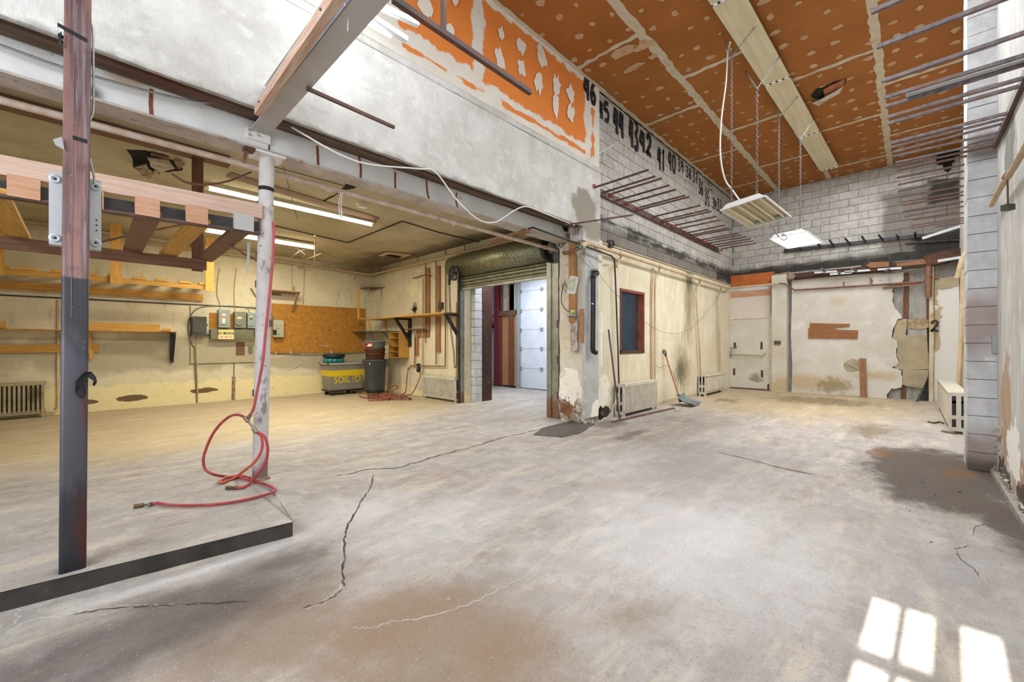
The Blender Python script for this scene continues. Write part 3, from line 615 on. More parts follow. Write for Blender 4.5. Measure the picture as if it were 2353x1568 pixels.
# fluorescent fixture above the cross beam (partly in view)
t = thing('ceiling_light', 'bright cool fluorescent fixture above the cross beam', 'light', (1.9,3.2,4.6))
for i, (u0,v0,u1,v1) in enumerate(((700,-60,935,92),(800,-20,960,55))):
    a, b = P(u0,v0,y=3.45), P(u1,v1,y=3.45); mm = MB(); mm.bar(a, b, .05, .05); mm.build('housing', m_whitem, t)
a, b = P(700,-30,y=3.5), P(898,82,y=3.5); mm = MB(); mm.cyl(a, b, .022, 10); mm.build('tube', m_tubec, t)
o = lamp('lamp', 'AREA', (1.7,3.3,4.7), 14, (.93,.97,1), (1.6,.12), (0,-.2,-1)); put(o, t)
t = thing('ceiling_light', 'cool fluorescent tube glowing between the timber and the cross beam', 'light', P(790,10,z=3.6))
a, b = P(768,30,z=3.62), P(860,-90,z=3.62); mm = MB(); mm.bar(a+Vector((0,0,.05)), b+Vector((0,0,.05)), .05, .04); mm.build('housing', m_whitem, t)
mm = MB(); mm.cyl(a, b, .013, 10); mm.build('tube', m_tubec, t)
def cable(label, pts, r, mat, cat='cable', name='cable', n=6, group=None, k=6, parent=None):
    o = MB().tube(smooth(pts, k), r, n).build(name, mat, parent)
    if parent is None: tag(o, label, cat, group)
    return o
cable('thin white wire dangling below the cross beam', [P(u,v,x=1.1) for u,v in ((790,5),(798,25),(800,50),(799,72))], .003, m_wcable)
# ---- square steel post on the slab
pb = P(167, 1312, z=.1); px, py = pb.x, pb.y+.04; HW = .053
t = thing('steel_post', 'square rusty steel post with a black painted lower half', 'post', (px,py,.1))
mm = MB(); prof = []
for cx_, cy_, a0 in ((1,1,0),(-1,1,90),(-1,-1,180),(1,-1,270)):
    for k in range(4):
        an_ = math.radians(a0+k*30); prof.append((cx_*(HW-.016)+.016*math.cos(an_), cy_*(HW-.016)+.016*math.sin(an_)))
ang = 0; ca, sa = math.cos(ang), math.sin(ang)
def rotp(x, y): return (px+x*ca-y*sa, py+x*sa+y*ca)
n = len(prof); vsb = [rotp(x, y)+(.1,) for x, y in prof]; off = Vector((.022, 0, 3.4))
mm._add([Vector(v) for v in vsb]+[Vector(v)+off for v in vsb], [(i, (i+1)%n, n+(i+1)%n, n+i) for i in range(n)]+[tuple(range(n, 2*n))], True); mm.build('post_shaft', m_post, t)
mm = MB(); a = rotp(-.006,-HW-.001); mm.bar(a+(1.5,), Vector(a+(3.3,))+Vector((.012,0,0)), .003, .002, (0,1,0)); mm.build('weld_seam', M('bare_steel_line','#7f7b80',.6,var=('#6a5a58',9)), t)
def band(zc, h, tilt=0, x0=-HW-.003, x1=HW+.003):
    mm = MB(); pr_ = []
    r = [(x0,-HW-.003),(x1,-HW-.003),(x1,HW),(x0,HW)]
    vs = [rotp(*q)+(zc+h/2-tilt*q[0],) for q in r]+[rotp(*q)+(zc-h/2-tilt*q[0],) for q in r]
    mm._add(vs, [(0,1,5,4),(1,2,6,5),(2,3,7,6),(3,0,4,7)]); return mm.build('tape_band', m_tape, t)
def pz(v): return EYE+(CYP-v)/FPX*((py-HW)*.6934)
band(pz(84), .022, .25); band(pz(321), .02, .08, .0, HW+.003)
for (pts, mt, nm) in ((crop(0,0,3.1357,[(445,225),(415,250),(430,320),(445,330)]), m_tape, 'tape_tail'), (crop(0,0,3.1357,[(445,985),(382,1005),(400,1045),(465,1080)]), M('silver_tape','#b9bcc0',.4,.4), 'tape_tail'),
    (crop(0,700,3.1357,[(540,560),(610,485),(660,485),(690,520),(700,560),(680,590),(665,580),(675,550),(640,530),(600,560),(620,600),(615,660),(545,640)]), m_tape, 'tape_knot'),
    (crop(0,700,3.1357,[(545,640),(550,590),(575,570),(600,600),(612,665),(580,670)]), m_tape, 'tape_knot')):
    pp = [P(u, v, y=py-HW-.012-.008*math.sin(i*2)) for i,(u,v) in enumerate(pts)]
    MB().prism(pp, (0, .01, 0)).build(nm, mt, t)
cable('armoured cable tied up the right side of the square post', [P(u,v,y=py) for u,v in ((206,48),(212,60),(214,90),(215,200),(214,255),(207,275))], .006, m_armor)
cable('short armoured cable entering the grey box behind the post', [P(u,v,y=py+.02) for u,v in ((207,365),(211,385),(216,405),(216,424))], .006, m_armor)
# grey enclosure behind the post
yy = py+.062; xL, xR = P(112,480,y=yy).x, P(233,480,y=yy).x; z0, z1 = P(112,560,y=yy).z, P(112,392,y=yy).z
t = thing('enclosure', 'light grey steel box strapped behind the square post', 'electrical box', ((xL+xR)/2,yy,z0))
MB().box(xL, xR, yy, yy+.07, z0, z1).build('body', m_grey, t)
for x, z in ((xL+.024,z1-.04),(xL+.024,z0+.035),(xR-.024,z1-.04),(xR-.024,z0+.035)):
    d = MB().lathe((x, yy, z), [(.026,0),(.02,-.007),(.014,-.008),(.011,-.004),(.006,-.005)], 20, 'y').build('mount_boss', m_grey, t); MB().lathe((x,yy-.0055,z),[(.007,0),(.0005,0)],10,'y').build('screw_hole', m_black, d)
for dz in (.17,.14,.11): MB().lathe((xR-.02,yy-.001,z0+dz),[(.005,0),(.0005,0)],8,'y').build('screw', m_dark, t)
R3 = Vector((RT[0],RT[1],0))
# ---- round column
cb_ = P(597, 1100, z=.1); cxp, cyp_ = 1.215, 4.36
t = thing('round_column', 'round steel column with chipped white paint and a black tape ring', 'column', (cb_.x,cb_.y,.1))
top = P(613.5, 362, z=3.12); top.z = 3.12
mm = MB(); mm.tube([cb_+Vector((0,0,-.01)), top], .063, 28); mm.build('column_shaft', m_wcol, t)
def onc(v, r=.0): 
    f = (1100-v)/(1100-362.); return cb_.lerp(top, f)
mm = MB(); mm.box(top.x-.12, top.x+.13, 4.27, 4.5, 3.112, 3.13); mm.build('cap_plate', m_beam, t)
for dx in (-.1, .11):
    mm = MB(); mm.lathe((top.x+dx, 4.3, 3.09), [(0,0),(.014,0),(.014,.024)], 6); mm.build('bolt', m_wpipe, t)
d = (top-cb_).normalized()
mm = MB(); mm.tube([onc(440)-d*.008, onc(440)+d*.008+d*.02], .065, 28); mm.build('tape_ring', m_tape, t)
for v, s_ in ((470,-1),(595,-1),(655,-1),(770,-1),(745,1),(905,-1)):
    c = onc(v); mm = MB(); pp = c+R3*s_*.066; mm.bar(pp-Vector((0,0,.035)), pp+Vector((0,0,.03)), .03, .02, (FW[0],FW[1],0)); mm.build('rusty_lug', m_rust if v < 800 else m_dark, t)
mm = MB(); mm.tube([cb_+Vector((0,0,-.01)), cb_+Vector((0,0,.02))], [.09,.066], 20); mm.build('base_mortar', m_deb, t)
# clamp bracket under the beam left of the column
t = thing('beam_clamp', 'rusty clamp bracket hanging under the beam left of the column', 'bracket', P(568,350,z=3.12))
a = P(575,345,z=3.12); mm = MB(); mm.bar(a+Vector((-.05,0,0)), a+Vector((.03,0,-.0)), .1, .03); mm.build('plate', m_rust, t)
b = P(560,375,z=3.0); mm = MB(); mm.bar(a+Vector((-.03,0,0)), b, .03, .006); mm.build('strap', m_opipe, t)
# ---- white pipe under the beam
def wy(v_): return 4.62
pA, pB = P(0,230,y=4.62), P(596,388,y=4.62); pC = P(1290,579,y=4.62)
t = thing('overhead_pipe', 'flaking white pipe running under the long beam', 'pipe', pB)
mm = MB(); mm.tube([pA-(pB-pA)*1.5, pA, pB, pC], .029, 14); mm.build('pipe', m_wpipe, t)
for u in (.35, .62, .93):
    q = pA.lerp(pC, u); mm = MB(); mm.tube([q-(pC-pA).normalized()*.03, q+(pC-pA).normalized()*.03], .036, 14); mm.build('coupling', m_wpipe, t)
# ---- hung lumber rack in the foreground
RY = 4.3
t = thing('lumber_rack', 'overhead lumber rack of planks on a steel angle, hung by the column', 'rack', P(300,480,y=RY))
xa, xb = -3.0, P(603,480,y=RY).x
mm = MB(); zt0, zb0 = P(0,355,y=RY).z, P(0,400,y=RY).z; zt1, zb1 = P(603,470,y=RY).z, P(603,517,y=RY).z
ms_ = (zt1-zt0)/(xb-P(0,355,y=RY).x)
def zat(x, z0_): return z0_+ms_*(x-P(0,355,y=RY).x)
def board(name, x0, x1, zt, zb, y, th, mat):
    mm = MB(); mm._add([(x0,y,zat(x0,zb)),(x1,y,zat(x1,zb)),(x1,y+th,zat(x1,zb)),(x0,y+th,zat(x0,zb)),(x0,y,zat(x0,zt)),(x1,y,zat(x1,zt)),(x1,y+th,zat(x1,zt)),(x0,y+th,zat(x0,zt))],
      [(0,3,2,1),(4,5,6,7),(0,1,5,4),(1,2,6,5),(2,3,7,6),(3,0,4,7)]); return mm.build(name, mat, t)
zt, zb = (zt0+zt1)/2-.0, (zb0+zb1)/2
zt = zt0; zb = zb0; board('front_board', xa, xb, zt, zb, RY, .04, m_pale)
za_t, za_b = P(0,412,y=RY).z, P(0,452,y=RY).z
board('steel_angle', xa, xb-.02, za_t, za_b+.012, RY+.02, .008, m_dark); board('steel_angle_lip', xa, xb-.02, za_b+.02, za_b, RY-.01, .07, m_rust)
for u0, u1, mt in ((16,93,m_pale),(235,238,m_pale),(310,367,m_pale),(427,477,m_pale),(537,582,M('grey_primed_block','#b3b0b0',.7))):
    x0, x1 = P(u0,430,y=RY).x, P(u1,430,y=RY).x; mm = MB(); zc = zat((x0+x1)/2, za_t); mm.box(x0, x1, RY-.02, RY+.05, zat(x0,za_b)+.012, zat(x0,zb)+.008); mm.build('spacer_block', wood('block_wood','#c69a7c','#b08464') if mt is m_pale else mt, t)
BY = 6.0
xe = P(475,600,y=BY).x; zbt, zbb = P(475,598,y=BY).z, P(475,621,y=BY).z
def mk(u, v, b, y): return P(u, v, y=y)
# planks across, resting on angle and back board
rk = t
zpl = zat(.5, za_b)+.02
for i, x in enumerate((-2.75,-2.4,-2.05,-1.7,-1.3,-.95,-.42,.0,.36,.68,1.0)):
    if x in (.0,): pass
    x0 = x-.07; wdt = .15; sk = random.uniform(-.02,.02)
    mm = MB(); z0_ = zat(x, za_b)+.022
    mm._add([(x0,RY-.0,z0_),(x0+wdt,RY,z0_),(x0+wdt+sk,BY+.12,zbt+.002),(x0+sk,BY+.12,zbt+.002),(x0,RY,z0_+.038),(x0+wdt,RY,z0_+.038),(x0+wdt+sk,BY+.12,zbt+.04),(x0+sk,BY+.12,zbt+.04)], [(0,3,2,1),(4,5,6,7),(0,1,5,4),(1,2,6,5),(2,3,7,6),(3,0,4,7)])
    mm.build('plank', m_brown if i % 3 else m_pine_y, t)
mm = MB(); mm.box(-3.0, xe, BY, BY+.04, zbb, zbt); mm.build('back_board', m_brown, t)
pxx = P(457,600,y=BY).x; mm = MB(); mm.box(pxx-.05, pxx+.05, BY+.04, BY+.12, zbb-.01, 3.66); mm.build('hanger_post', m_brown_z, t)
a = P(0,262,y=6.1); b = P(525,390,y=6.1)
t = thing('ceiling_timber', 'dark brown timber fixed along the low ceiling above the lumber rack', 'lumber', b)
mm = MB(); mm.box(-3, b.x, 6.0, 6.14, 3.55, 3.66); mm.build('board', m_brown, t)
# second timber near ceiling further left
# ---- ladder shelf on wall_left
LY = 11.0
t = thing('ladder_shelf', 'long hanging ladder shelf of yellow timber above the left wall', 'shelf', P(250,650,y=LY))
zf = P(470,655,y=LY).z; xr = P(490,665,y=LY).x
mm = MB(); mm.box(-2.2, xr, LY, LY+.045, zf-.1, zf); mm.build('front_rail', m_pine, t)
zb_ = P(468,686,y=11.75).z; mm = MB(); mm.box(-2.2, P(468,690,y=11.75).x, 11.78, 11.83, zb_-.06, zb_+.09); mm.build('back_rail', m_pine, t)
for u in (-60,0,64,135,208,262,320,372,425,470):
    x = P(u,650,y=LY).x; mm = MB(); mm.box(x-.09, x+.09, LY+.0, 11.8, zf, zf+.03); mm.build('rung', m_pine_y, t)
    mm = MB(); mm.box(x-.1, x+.1, LY-.02, LY+.08, zf, zf+.045); mm.build('rung_end', m_pine, t)
for u0, u1 in ((-8,10),(253,280),(472,492)):
    x0, x1 = P(u0,600,y=LY-.05).x, P(u1,600,y=LY-.05).x; mm = MB(); mm.box(x0, x1, LY-.05, LY, zf-.13, 3.66); mm.build('hanger', m_pine_z, t)
# ---- long wall shelf
t = thing('wall_shelf', 'long yellow timber wall shelf with a black bracket at its end', 'shelf', P(200,755,y=11.6))
zz = P(200,758,y=11.5).z; xr = P(405,762,y=11.5).x
mm = MB(); mm.box(-2.2, xr, 11.45, 11.85, zz-.02, zz); mm.build('board', m_pine, t)
xx = P(367,750,y=11.5).x; mm = MB(); mm.box(-.2, xx, 11.46, 11.5, zz, zz+.14); mm.build('upstand', m_pine, t)
xx = P(378,760,y=11.45).x; mm = MB(); mm.box(xx-.05, xx+.1, 11.4, 11.45, zz, zz+.05); mm.build('end_block', m_pine, t)
mm = MB(); xx = P(14,745,y=11.45).x; mm.box(-1.3, xx, 11.4, 11.44, zz, zz+.12); mm.build('end_block', m_pine, t)
xb_ = P(397,790,y=11.7).x
br = MB(); br.box(xb_-.03, xb_+.03, 11.79, 11.85, zz-.68, zz-.02); br.box(xb_-.03, xb_+.03, 11.45, 11.85, zz-.07, zz-.02); br.bar((xb_,11.48,zz-.08), (xb_,11.8,zz-.6), .06, .05, (1,0,0)); br.build('bracket', m_black, t)
t = thing('wall_batten', 'yellow batten on the left wall under the long shelf, braced by a stick', 'lumber', P(100,802,y=11.8))
z_ = P(100,802,y=11.8).z; mm = MB(); mm.box(-2.2, P(228,802,y=11.8).x, 11.8, 11.85, z_-.07, z_+.08); mm.build('board', m_pine, t)
mm = MB(); mm.bar(P(202,762,y=11.78), P(212,825,y=11.78), .07, .03, (0,1,0)); mm.build('brace', m_pine_z, t)
# ================================================================ LEFT BAY
def radiator(label, x0, x1, yf, yb, z0, z1, axis, n, mat, group='cast radiators along the walls', slotted_end=None, panel=False, flip=1):
    """panel of upright fins between two headers; axis 'x': runs in x, front at yf (towards -y), back at yb"""
    def T(a, b, c):  # local along, depth, up
        return (a, b, c) if axis == 'x' else (b, a, c)
    def bx(mm, a0, a1, d0, d1, c0, c1):
        p, q = T(a0, d0, c0), T(a1, d1, c1); return mm.box(p[0], q[0], p[1], q[1], p[2], q[2])
    base = T((x0+x1)/2, (yf+yb)/2, z0)
    t = thing('radiator', label, 'radiator', base, group)
    d = yb-yf
    bx(MB(), x0, x1, yf+d*.1, yb-d*.1, z0+.04, z0+.11).build('bottom_header', mat, t)
    bx(MB(), x0-.01, x1+.01, yf, yb, z1-.05, z1).build('top_header', mat, t)
    step = (x1-x0)/n; first = None
    bx(MB(), x0+.02, x1-.02, yf+d*.34, yf+d*.42, z0+.1, z1-.04).build('fin_gap_shade', m_ogrey if mat is m_rady else M('radiator_shadow_grey','#8f897c',.8), t)  # dark plate added as painted shade between the fins
    mm = MB()
    if panel: bx(MB(), x0+.02, x1-.02, yf-.0, yf+d*.15, z0+.1, z1-.04).build('front_panel', mat, t)
    for i in range(n):
        if first is None:
            q = MB(); r = step*.33
            for dd in ((yf+d*.12),(yf+d*.5),(yf+d*.88)):
                c0 = T(0, dd, z0+.08); c1 = T(0, dd, z1-.03)
                q.bar(c0, c1, step*.55 if axis == 'x' else abs(d)*.2, abs(d)*.2 if axis == 'x' else step*.55, (0,1,0))
            first = q.build('fin', mat, t); o = first
        else: o = first.copy(); C.objects.link(o)
        o.location = Vector(T(x0+step*(i+.5), 0, 0))
        o.parent = t; o.matrix_parent_inverse = Matrix.Translation(-Vector(base))
    for a in (x0+.02, x1-.02):
        for d0, d1 in ((yf, yf+d*.3), (yb-d*.3, yb)): bx(MB(), a-.02, a+.02, d0, d1, .0, z0+.1).build('foot', mat, t)
    if slotted_end is not None:
        a = x0 if slotted_end < 0 else x1
        q = MB(); bx(q, a-.015, a+.015, yf, yb, z0+.02, z1); q.build('end_section', mat, t)
        for k, (c0, c1) in enumerate(((z0+.08,z0+.2),(z0+.26,z0+.48),(z1-.16,z1-.05))):
            for f in (.28, .72):
                q = MB(); bx(q, a+slotted_end*.016-.002, a+slotted_end*.016+.002, yf+d*(f-.1), yf+d*(f+.1), c0, c1); q.build('slot', m_black, t)
    return t
p0, p1 = P(0,880,y=11.6), P(103,950,y=11.6)
radiator('yellowed column radiator on the left wall beside the square post', p1.x-1.9, p1.x, 11.58, 11.8, .03, P(103,878,y=11.6).z, 'x', 34, m_rady)
p0, p1 = P(970,912,x=5.98), P(1048,923,x=5.98)
radiator('white radiator left of the roll-up door with a hose beside it', p1.y, p0.y, 5.96, 6.12, .02, P(970,862,x=5.98).z, 'y', 26, m_rad, slotted_end=-1)
p0, p1 = P(1434,955,y=3.78), P(1512,938,y=3.78)
radiator('white ribbed radiator under the small window', p0.x, p1.x, 3.78, 3.96, .03, P(1434,884,y=3.78).z, 'x', 28, m_rad, slotted_end=-1)
p0, p1 = P(1622,912,y=3.78), P(1667,900,y=3.78)
radiator('flat fronted cream radiator beside the far exit door', p0.x, p1.x, 3.78, 3.96, .04, P(1622,864,y=3.78).z, 'x', 22, m_rad, panel=True, slotted_end=-1)
radiator('white radiator end with dark slots behind the block pier', 9.15, 12.6, -.42, -.64, .02, P(2180,902,x=9.15).z, 'x', 40, m_rad, panel=True, slotted_end=-1)
# ---- electrical gear on wall_left
def wbox(mm, u0, v0, u1, v1, y, d):
    a, b = P(u0, v0, y=y), P(u1, v1, y=y); return mm.box(a.x, b.x, y-d, y, b.z, a.z)
YL = 11.84
t = thing('backing_board', 'brown plywood backing behind the grey switch boxes', 'board', P(550,740,y=YL))
wbox(MB(), 481, 719, 592, 757, YL, .02).build('board', m_osb, t)
def swbox(label, u0, v0, u1, v1, d, mat, lidmat=None, yy=YL-.02, marks=(), handle=None, rounded=False):
    t = thing('switch_box', label, 'electrical box', P((u0+u1)/2, (v0+v1)/2, y=yy))
    wbox(MB(), u0, v0, u1, v1, yy, d).build('case', mat, t)
    du, dv = (u1-u0)*.14, (v1-v0)*.1; y2 = yy-d
    if rounded:
        a, b = P(u0+du, v0+dv, y=y2), P(u1-du, v1-dv*1.5, y=y2); w_, h_ = b.x-a.x, a.z-b.z
        poly = [(a.x,y2,a.z),(b.x,y2,a.z),(b.x,y2,b.z+h_*.3),(b.x-w_*.15,y2,b.z+h_*.08),((a.x+b.x)/2,y2,b.z),(a.x+w_*.15,y2,b.z+h_*.08),(a.x,y2,b.z+h_*.3)]
        MB().prism(poly, (0,-.03,0)).build('cover', lidmat or mat, t)
    else: wbox(MB(), u0+du, v0+dv, u1-du, v1-dv*1.6, y2, .02).build('cover', lidmat or mat, t)
    for (a0,b0,a1,b1,mt) in marks: wbox(MB(), a0,b0,a1,b1, y2-.021 if not rounded else y2-.031, .003).build('sticker', mt, t)
    if handle:
        p, q = P(*handle[0], y=y2+.04), P(*handle[1], y=y2+.04); MB().bar(p, q, .02, .02, (0,1,0)).build('handle', handle[2], t)
    return t
def ec(l): return crop(420,620,8.7115,l)
def er(a,b,c,d): (x0,y0),(x1,y1)=ec([(a,b),(c,d)]); return x0,y0,x1,y1
swbox('charcoal fuse box with a black side lever, left of the others', *er(160,940,450,1330), .16, m_edark, m_edark, handle=(ec([(445,1075)])[0], ec([(510,1125)])[0], m_black))
swbox('tall pale grey switch box with an orange and white sticker', *er(690,805,920,1165), .14, m_egrey, marks=[er(790,880,855,925)+(m_white,), er(790,928,855,970)+(m_or,), er(790,975,850,1070)+(m_white,)], handle=(ec([(930,990)])[0], ec([(940,1040)])[0], m_redink))
swbox('olive grey switch box with a bulging shield-shaped cover', *er(1005,845,1235,1170), .15, M('mid_grey_enamel','#7f8272',.5), rounded=True, marks=[er(1090,945,1180,985)+(m_sign,)])
swbox('small blue-grey switch box with a yellow dot beside the column', *er(1270,865,1450,1175), .12, M('blue_grey_enamel','#8d9d9c',.5), marks=[er(1348,922,1388,960)+(m_yl,), er(1345,968,1388,1000)+(m_dark,)])
swbox('pale green-grey breaker box with red print, right of the column', *er(1790,1010,1985,1350), .14, M('pale_green_enamel','#a6ab93',.5), marks=[er(1868,1165,1930,1185)+(m_redink,), er(1870,1112,1890,1126)+(m_ink,), er(1800,1205,1880,1300)+(m_black,), er(1940,1112,1958,1126)+(m_redink,)], handle=(ec([(2000,1080)])[0], ec([(2003,1240)])[0], m_redink))
t = thing('wireway', 'long olive metal trough under the switch boxes', 'electrical box', P(540,768,y=YL))
wbox(MB(), 480.5, 757, 592, 780, YL, .17).build('trough', m_ogrey, t); wbox(MB(), 472, 768, 481, 772, YL-.05, .03).build('nipple', m_edark, t)
for u in (500, 576): wbox(MB(), u, 759, u+1.5, 761, YL-.17, .006).build('screw', m_dark, t)
# the sign
t = thing('no_smoking_sign', 'cream NO SMOKING sign with a yellow bar on the olive trough', 'sign', P(520,768,y=YL-.18))
ys_ = YL-.172; wbox(MB(), *er(713,1203,1022,1392), ys_, .004).build('plate', m_sign, t)
wbox(MB(), *er(735,1215,1005,1232), ys_-.004, .001).build('yellow_bar', m_yl, t)
def text(body, size, loc, rot, mat, name, parent, sx=1, bold=0, ext=.0008):
    cu = bpy.data.curves.new(name, 'FONT'); cu.body = body; cu.size = size; cu.align_x = 'CENTER'; cu.align_y = 'CENTER'; cu.extrude = ext; cu.offset = bold
    o = bpy.data.objects.new(name, cu); me = bpy.data.meshes.new_from_object(o); bpy.data.objects.remove(o); me.materials.clear(); me.materials.append(mat)
    M4 = Matrix.Translation(Vector(loc)) @ rot @ Matrix.Diagonal((sx, 1, 1, 1)); me.transform(M4)
    o = bpy.data.objects.new(name, me); C.objects.link(o); put(o, parent); return o
RX = Matrix.Rotation(math.pi/2, 4, 'X')
c = P(*ec([(868,1275)])[0], y=ys_-.006); text('NO SMOKING', .095, c, RX, m_ink, 'lettering', t, .55, .002)
c = P(*ec([(868,1223)])[0], y=ys_-.006); 
for k in (780, 868, 958):
    c = P(*ec([(k,1345)])[0], y=ys_-.005); q = MB(); r = .042
    q._add([Vector((c.x+rr*math.cos(a*math.pi/10), c.y, c.z+rr*.75*math.sin(a*math.pi/10))) for rr in (r, r*.86) for a in range(20)], [(a,(a+1)%20,20+(a+1)%20,20+a) for a in range(20)])
    q.bar((c.x-r*.55,c.y,c.z+r*.4),(c.x+r*.55,c.y,c.z-r*.4),.005,.001,(0,1,0)); q.build('ban_ring', m_redink, t)
    q = MB(); q.bar((c.x-.018,c.y-.001,c.z-.004),(c.x+.018,c.y-.001,c.z-.004),.011,.001,(0,1,0)); q.build('pictogram', m_ink, t)
# cables on the wall around the boxes
def wc(label, pts, r=.008, mat=m_tcable, y=YL-.01, **k): return cable(label, [P(u, v, y=y) for u, v in pts], r, mat, **k)
wc('grey conduit looping round the fuse box down to the floor', ec([(1480,785),(1100,740),(700,728),(420,745),(250,810),(140,960),(105,1150),(130,1350),(200,1530)])+[(447,800),(449,860),(453,925)], .014, m_ogrey)
wc('thin wire dropping to the tall grey switch box', ec([(735,-30),(705,160),(685,400),(700,560),(745,700),(738,800)]), .009)
wc('thin wire dropping to the olive grey switch box', ec([(1075,-30),(1045,220),(1025,480),(1035,680),(1045,840)]), .009)
wc('short cable curling into the blue-grey switch box', ec([(1100,735),(1290,780),(1340,855)]), .009, m_ogrey)
wc('grey conduit from the pale green breaker box', ec([(1745,830),(1780,920),(1810,1000)]), .022, m_ogrey)
wc('conduit below the charcoal fuse box', ec([(275,1330),(280,1560)])+[(453,860),(454,925)], .014, m_cpipe)
wc('bare cable end sticking out above the wall behind the column', ec([(1355,375),(1400,430),(1440,510),(1490,570)]), .018, m_ogrey)
wc('long white wire running across the strand board', [(620,710),(690,711),(697,720),(693,735),(668,732)]+[(664,726)], .007, m_wcable)
wc('wire hanging down the right of the strand board', [(676,690),(682,700),(695,722),(699,750),(699,790),(690,835),(664,850)], .006, m_wcable)
wc('thin dark cable along the bottom of the strand board', [(585,808),(620,812),(700,816),(740,815),(838,812)], .007, m_dcable)
wc('vertical wire on the wall right of the column', [(671,600),(671,640),(672,668)], .006, m_tcable)
wc('vertical wire beyond the small strand shelf', [(699,590),(699,640),(697,690),(699,720)], .006, m_tcable)
# marks of an old panel, outlet
t = thing('wall_patch', 'thin square outline panel on the wall under the switch boxes', 'panel', P(510,780,y=YL))
a, b = P(438,700,y=YL), P(587,833,y=YL); q = MB(); q.box(a.x, b.x, YL-.003, YL+.005, b.z, a.z); q.build('board', m_yellow, t)
q = MB(); q.box(a.x, b.x, YL-.012, YL-.003, b.z, b.z+.012); q.box(a.x-.012, a.x, YL-.012, YL-.003, b.z, a.z); q.build('edge_strip', m_ogrey, t)
wbox(MB(), 542, 787, 562, 817, YL, .01).build('brown_patch', m_brown, t)
t = thing('outlet_box', 'small green-grey outlet box under the trough', 'outlet', P(575,802,y=YL)); wbox(MB(), 571,796,579,810,YL,.05).build('box', m_ogrey, t)
# ---- strand board
t = thing('strand_board', 'big brown strand board panel fixed to the left wall', 'board', P(730,760,y=YL))
a = [P(u, v, y=YL) for u, v in ((617,697),(839,710),(839,810),(617,812))]; MB().prism(a, (0,-.02,0)).build('board', m_osb, t)
for u in (632, 667, 760):
    a, b = P(u,806,y=YL-.02), P(u+3,814,y=YL-.02); MB().box(a.x,b.x,YL-.03,YL-.02,b.z,a.z).build('clip', m_flake, t)
for pts in ([(734,790),(734,794),(760,796),(758,799)],[(812,799),(819,798)],[(724,784),(726,786)]):
    MB().ribbon([P(u,v,y=YL-.022) for u,v in pts], .02, (0,-1,0)).build('tape_remnant', m_flake, t)
t = thing('wall_shelf', 'small reddish shelf on a slanted brace above the strand board', 'shelf', P(650,670,y=YL-.2))
a, b = P(622,668,y=YL-.35), P(690,672,y=YL-.35); MB().box(a.x-.1, b.x, YL-.36, YL, b.z-.02, b.z+.01).build('board', m_redwood, t)
MB().bar(P(687,672,y=YL-.3), P(672,716,y=YL-.04), .03, .05, (0,1,0)).build('brace', m_redwood, t)
a, b = P(624,675,y=YL), P(645,680,y=YL); MB().box(a.x,b.x,YL-.04,YL,b.z,a.z).build('cleat', m_redwood, t)
wbox(MB(), 671,658,677,668,YL,.02).build('batten', m_pine_z, t)
# ---- plaster seam strip line on wall
t = thing('wall_strip', 'dark horizontal trim line across the left wall under the ladder shelf', 'trim', P(300,700,y=YL))
q = MB(); a, b = P(0,679,y=YL), P(590,708,y=YL); q.bar((-2.3,YL,a.z), (P(612,709,y=YL).x,YL,b.z), .012, .03, (0,0,1)); q.build('strip', m_dcable, t)
t = thing('wall_pipe', 'thin upright pipe on the left wall behind the square post', 'pipe', P(135,900,y=YL))
MB().tube([P(133,690,y=YL), P(133,935,y=YL), P(128,946,y=YL-.1), P(104,947,y=YL-.12)], .022, 10).build('pipe', m_cpipe, t)
t = thing('wall_pipe', 'short rusty pipe stub at the foot of the left wall', 'pipe', P(537,880,y=YL))
MB().tube([P(538,835,y=YL), P(537,870,y=YL)], .012, 8).build('pipe', m_ogrey, t); MB().tube([P(537,866,y=YL), P(536,922,y=YL)], .035, 10).build('sleeve', m_deb, t)
# ---- pipes round the top of the low room
t = thing('wall_pipe', 'cream pipe running along the top of the left and roll-up walls', 'pipe', P(869,634,y=11.7))
a = P(870,634,y=11.7); z_ = a.z
MB().tube([(-3,11.7,z_+.12), (2,11.7,z_+.07), (6.0,11.7,z_), (6.03,11.6,z_), (6.03,7.3,z_-.0), (6.03,4.7,z_)], .032, 12).build('pipe', m_cpipe, t)
for y in (11.2, 9.2, 8.0, 7.3):
    MB().tube([(6.03,y,z_), (6.03,y,3.66)], .01, 8).build('hanger', m_opipe, t)
for x in (5.6, 3.0, 1.7):
    MB().tube([(x,11.7,z_+.04), (x,11.7,3.66)], .01, 8).build('hanger', m_opipe, t)
MB().tube([(5.55,11.7,z_),(5.55,11.7,z_-.12),(5.5,11.68,z_-.2)], .02, 8).build('stub', m_cpipe, t)
# ---- low ceiling fittings
def tubefix(label, u0,v0,u1,v1, zt, nt, board=None, wd=.18, e=26):
    a, b = P(u0,v0,z=zt), P(u1,v1,z=zt); m_ = (a.y+b.y)/2; a.y = b.y = m_
    t = thing('ceiling_light', label, 'light', (a+b)/2+Vector((0,0,.05)), 'warm fluorescent fixtures on the low ceiling')
    MB().box(a.x-.03, b.x+.03, m_-.06, m_+wd, zt+.03, zt+.075).build('housing', m_creamen, t)
    for k in range(nt):
        yy = m_+k*.09; MB().cyl((a.x,yy,zt), (b.x,yy,zt), .02, 10).build('tube', m_tubew, t)
        for x in (a.x-.01, b.x+.01): MB().box(x-.01,x+.01,yy-.02,yy+.02,zt-.02,zt+.03).build('socket', m_white, t)
    o = lamp('lamp', 'AREA', ((a.x+b.x)/2, m_+wd/2-.03, zt-.035), e, (1,.93,.78), (b.x-a.x, wd), (0,0,-1)); put(o, t)
    return t
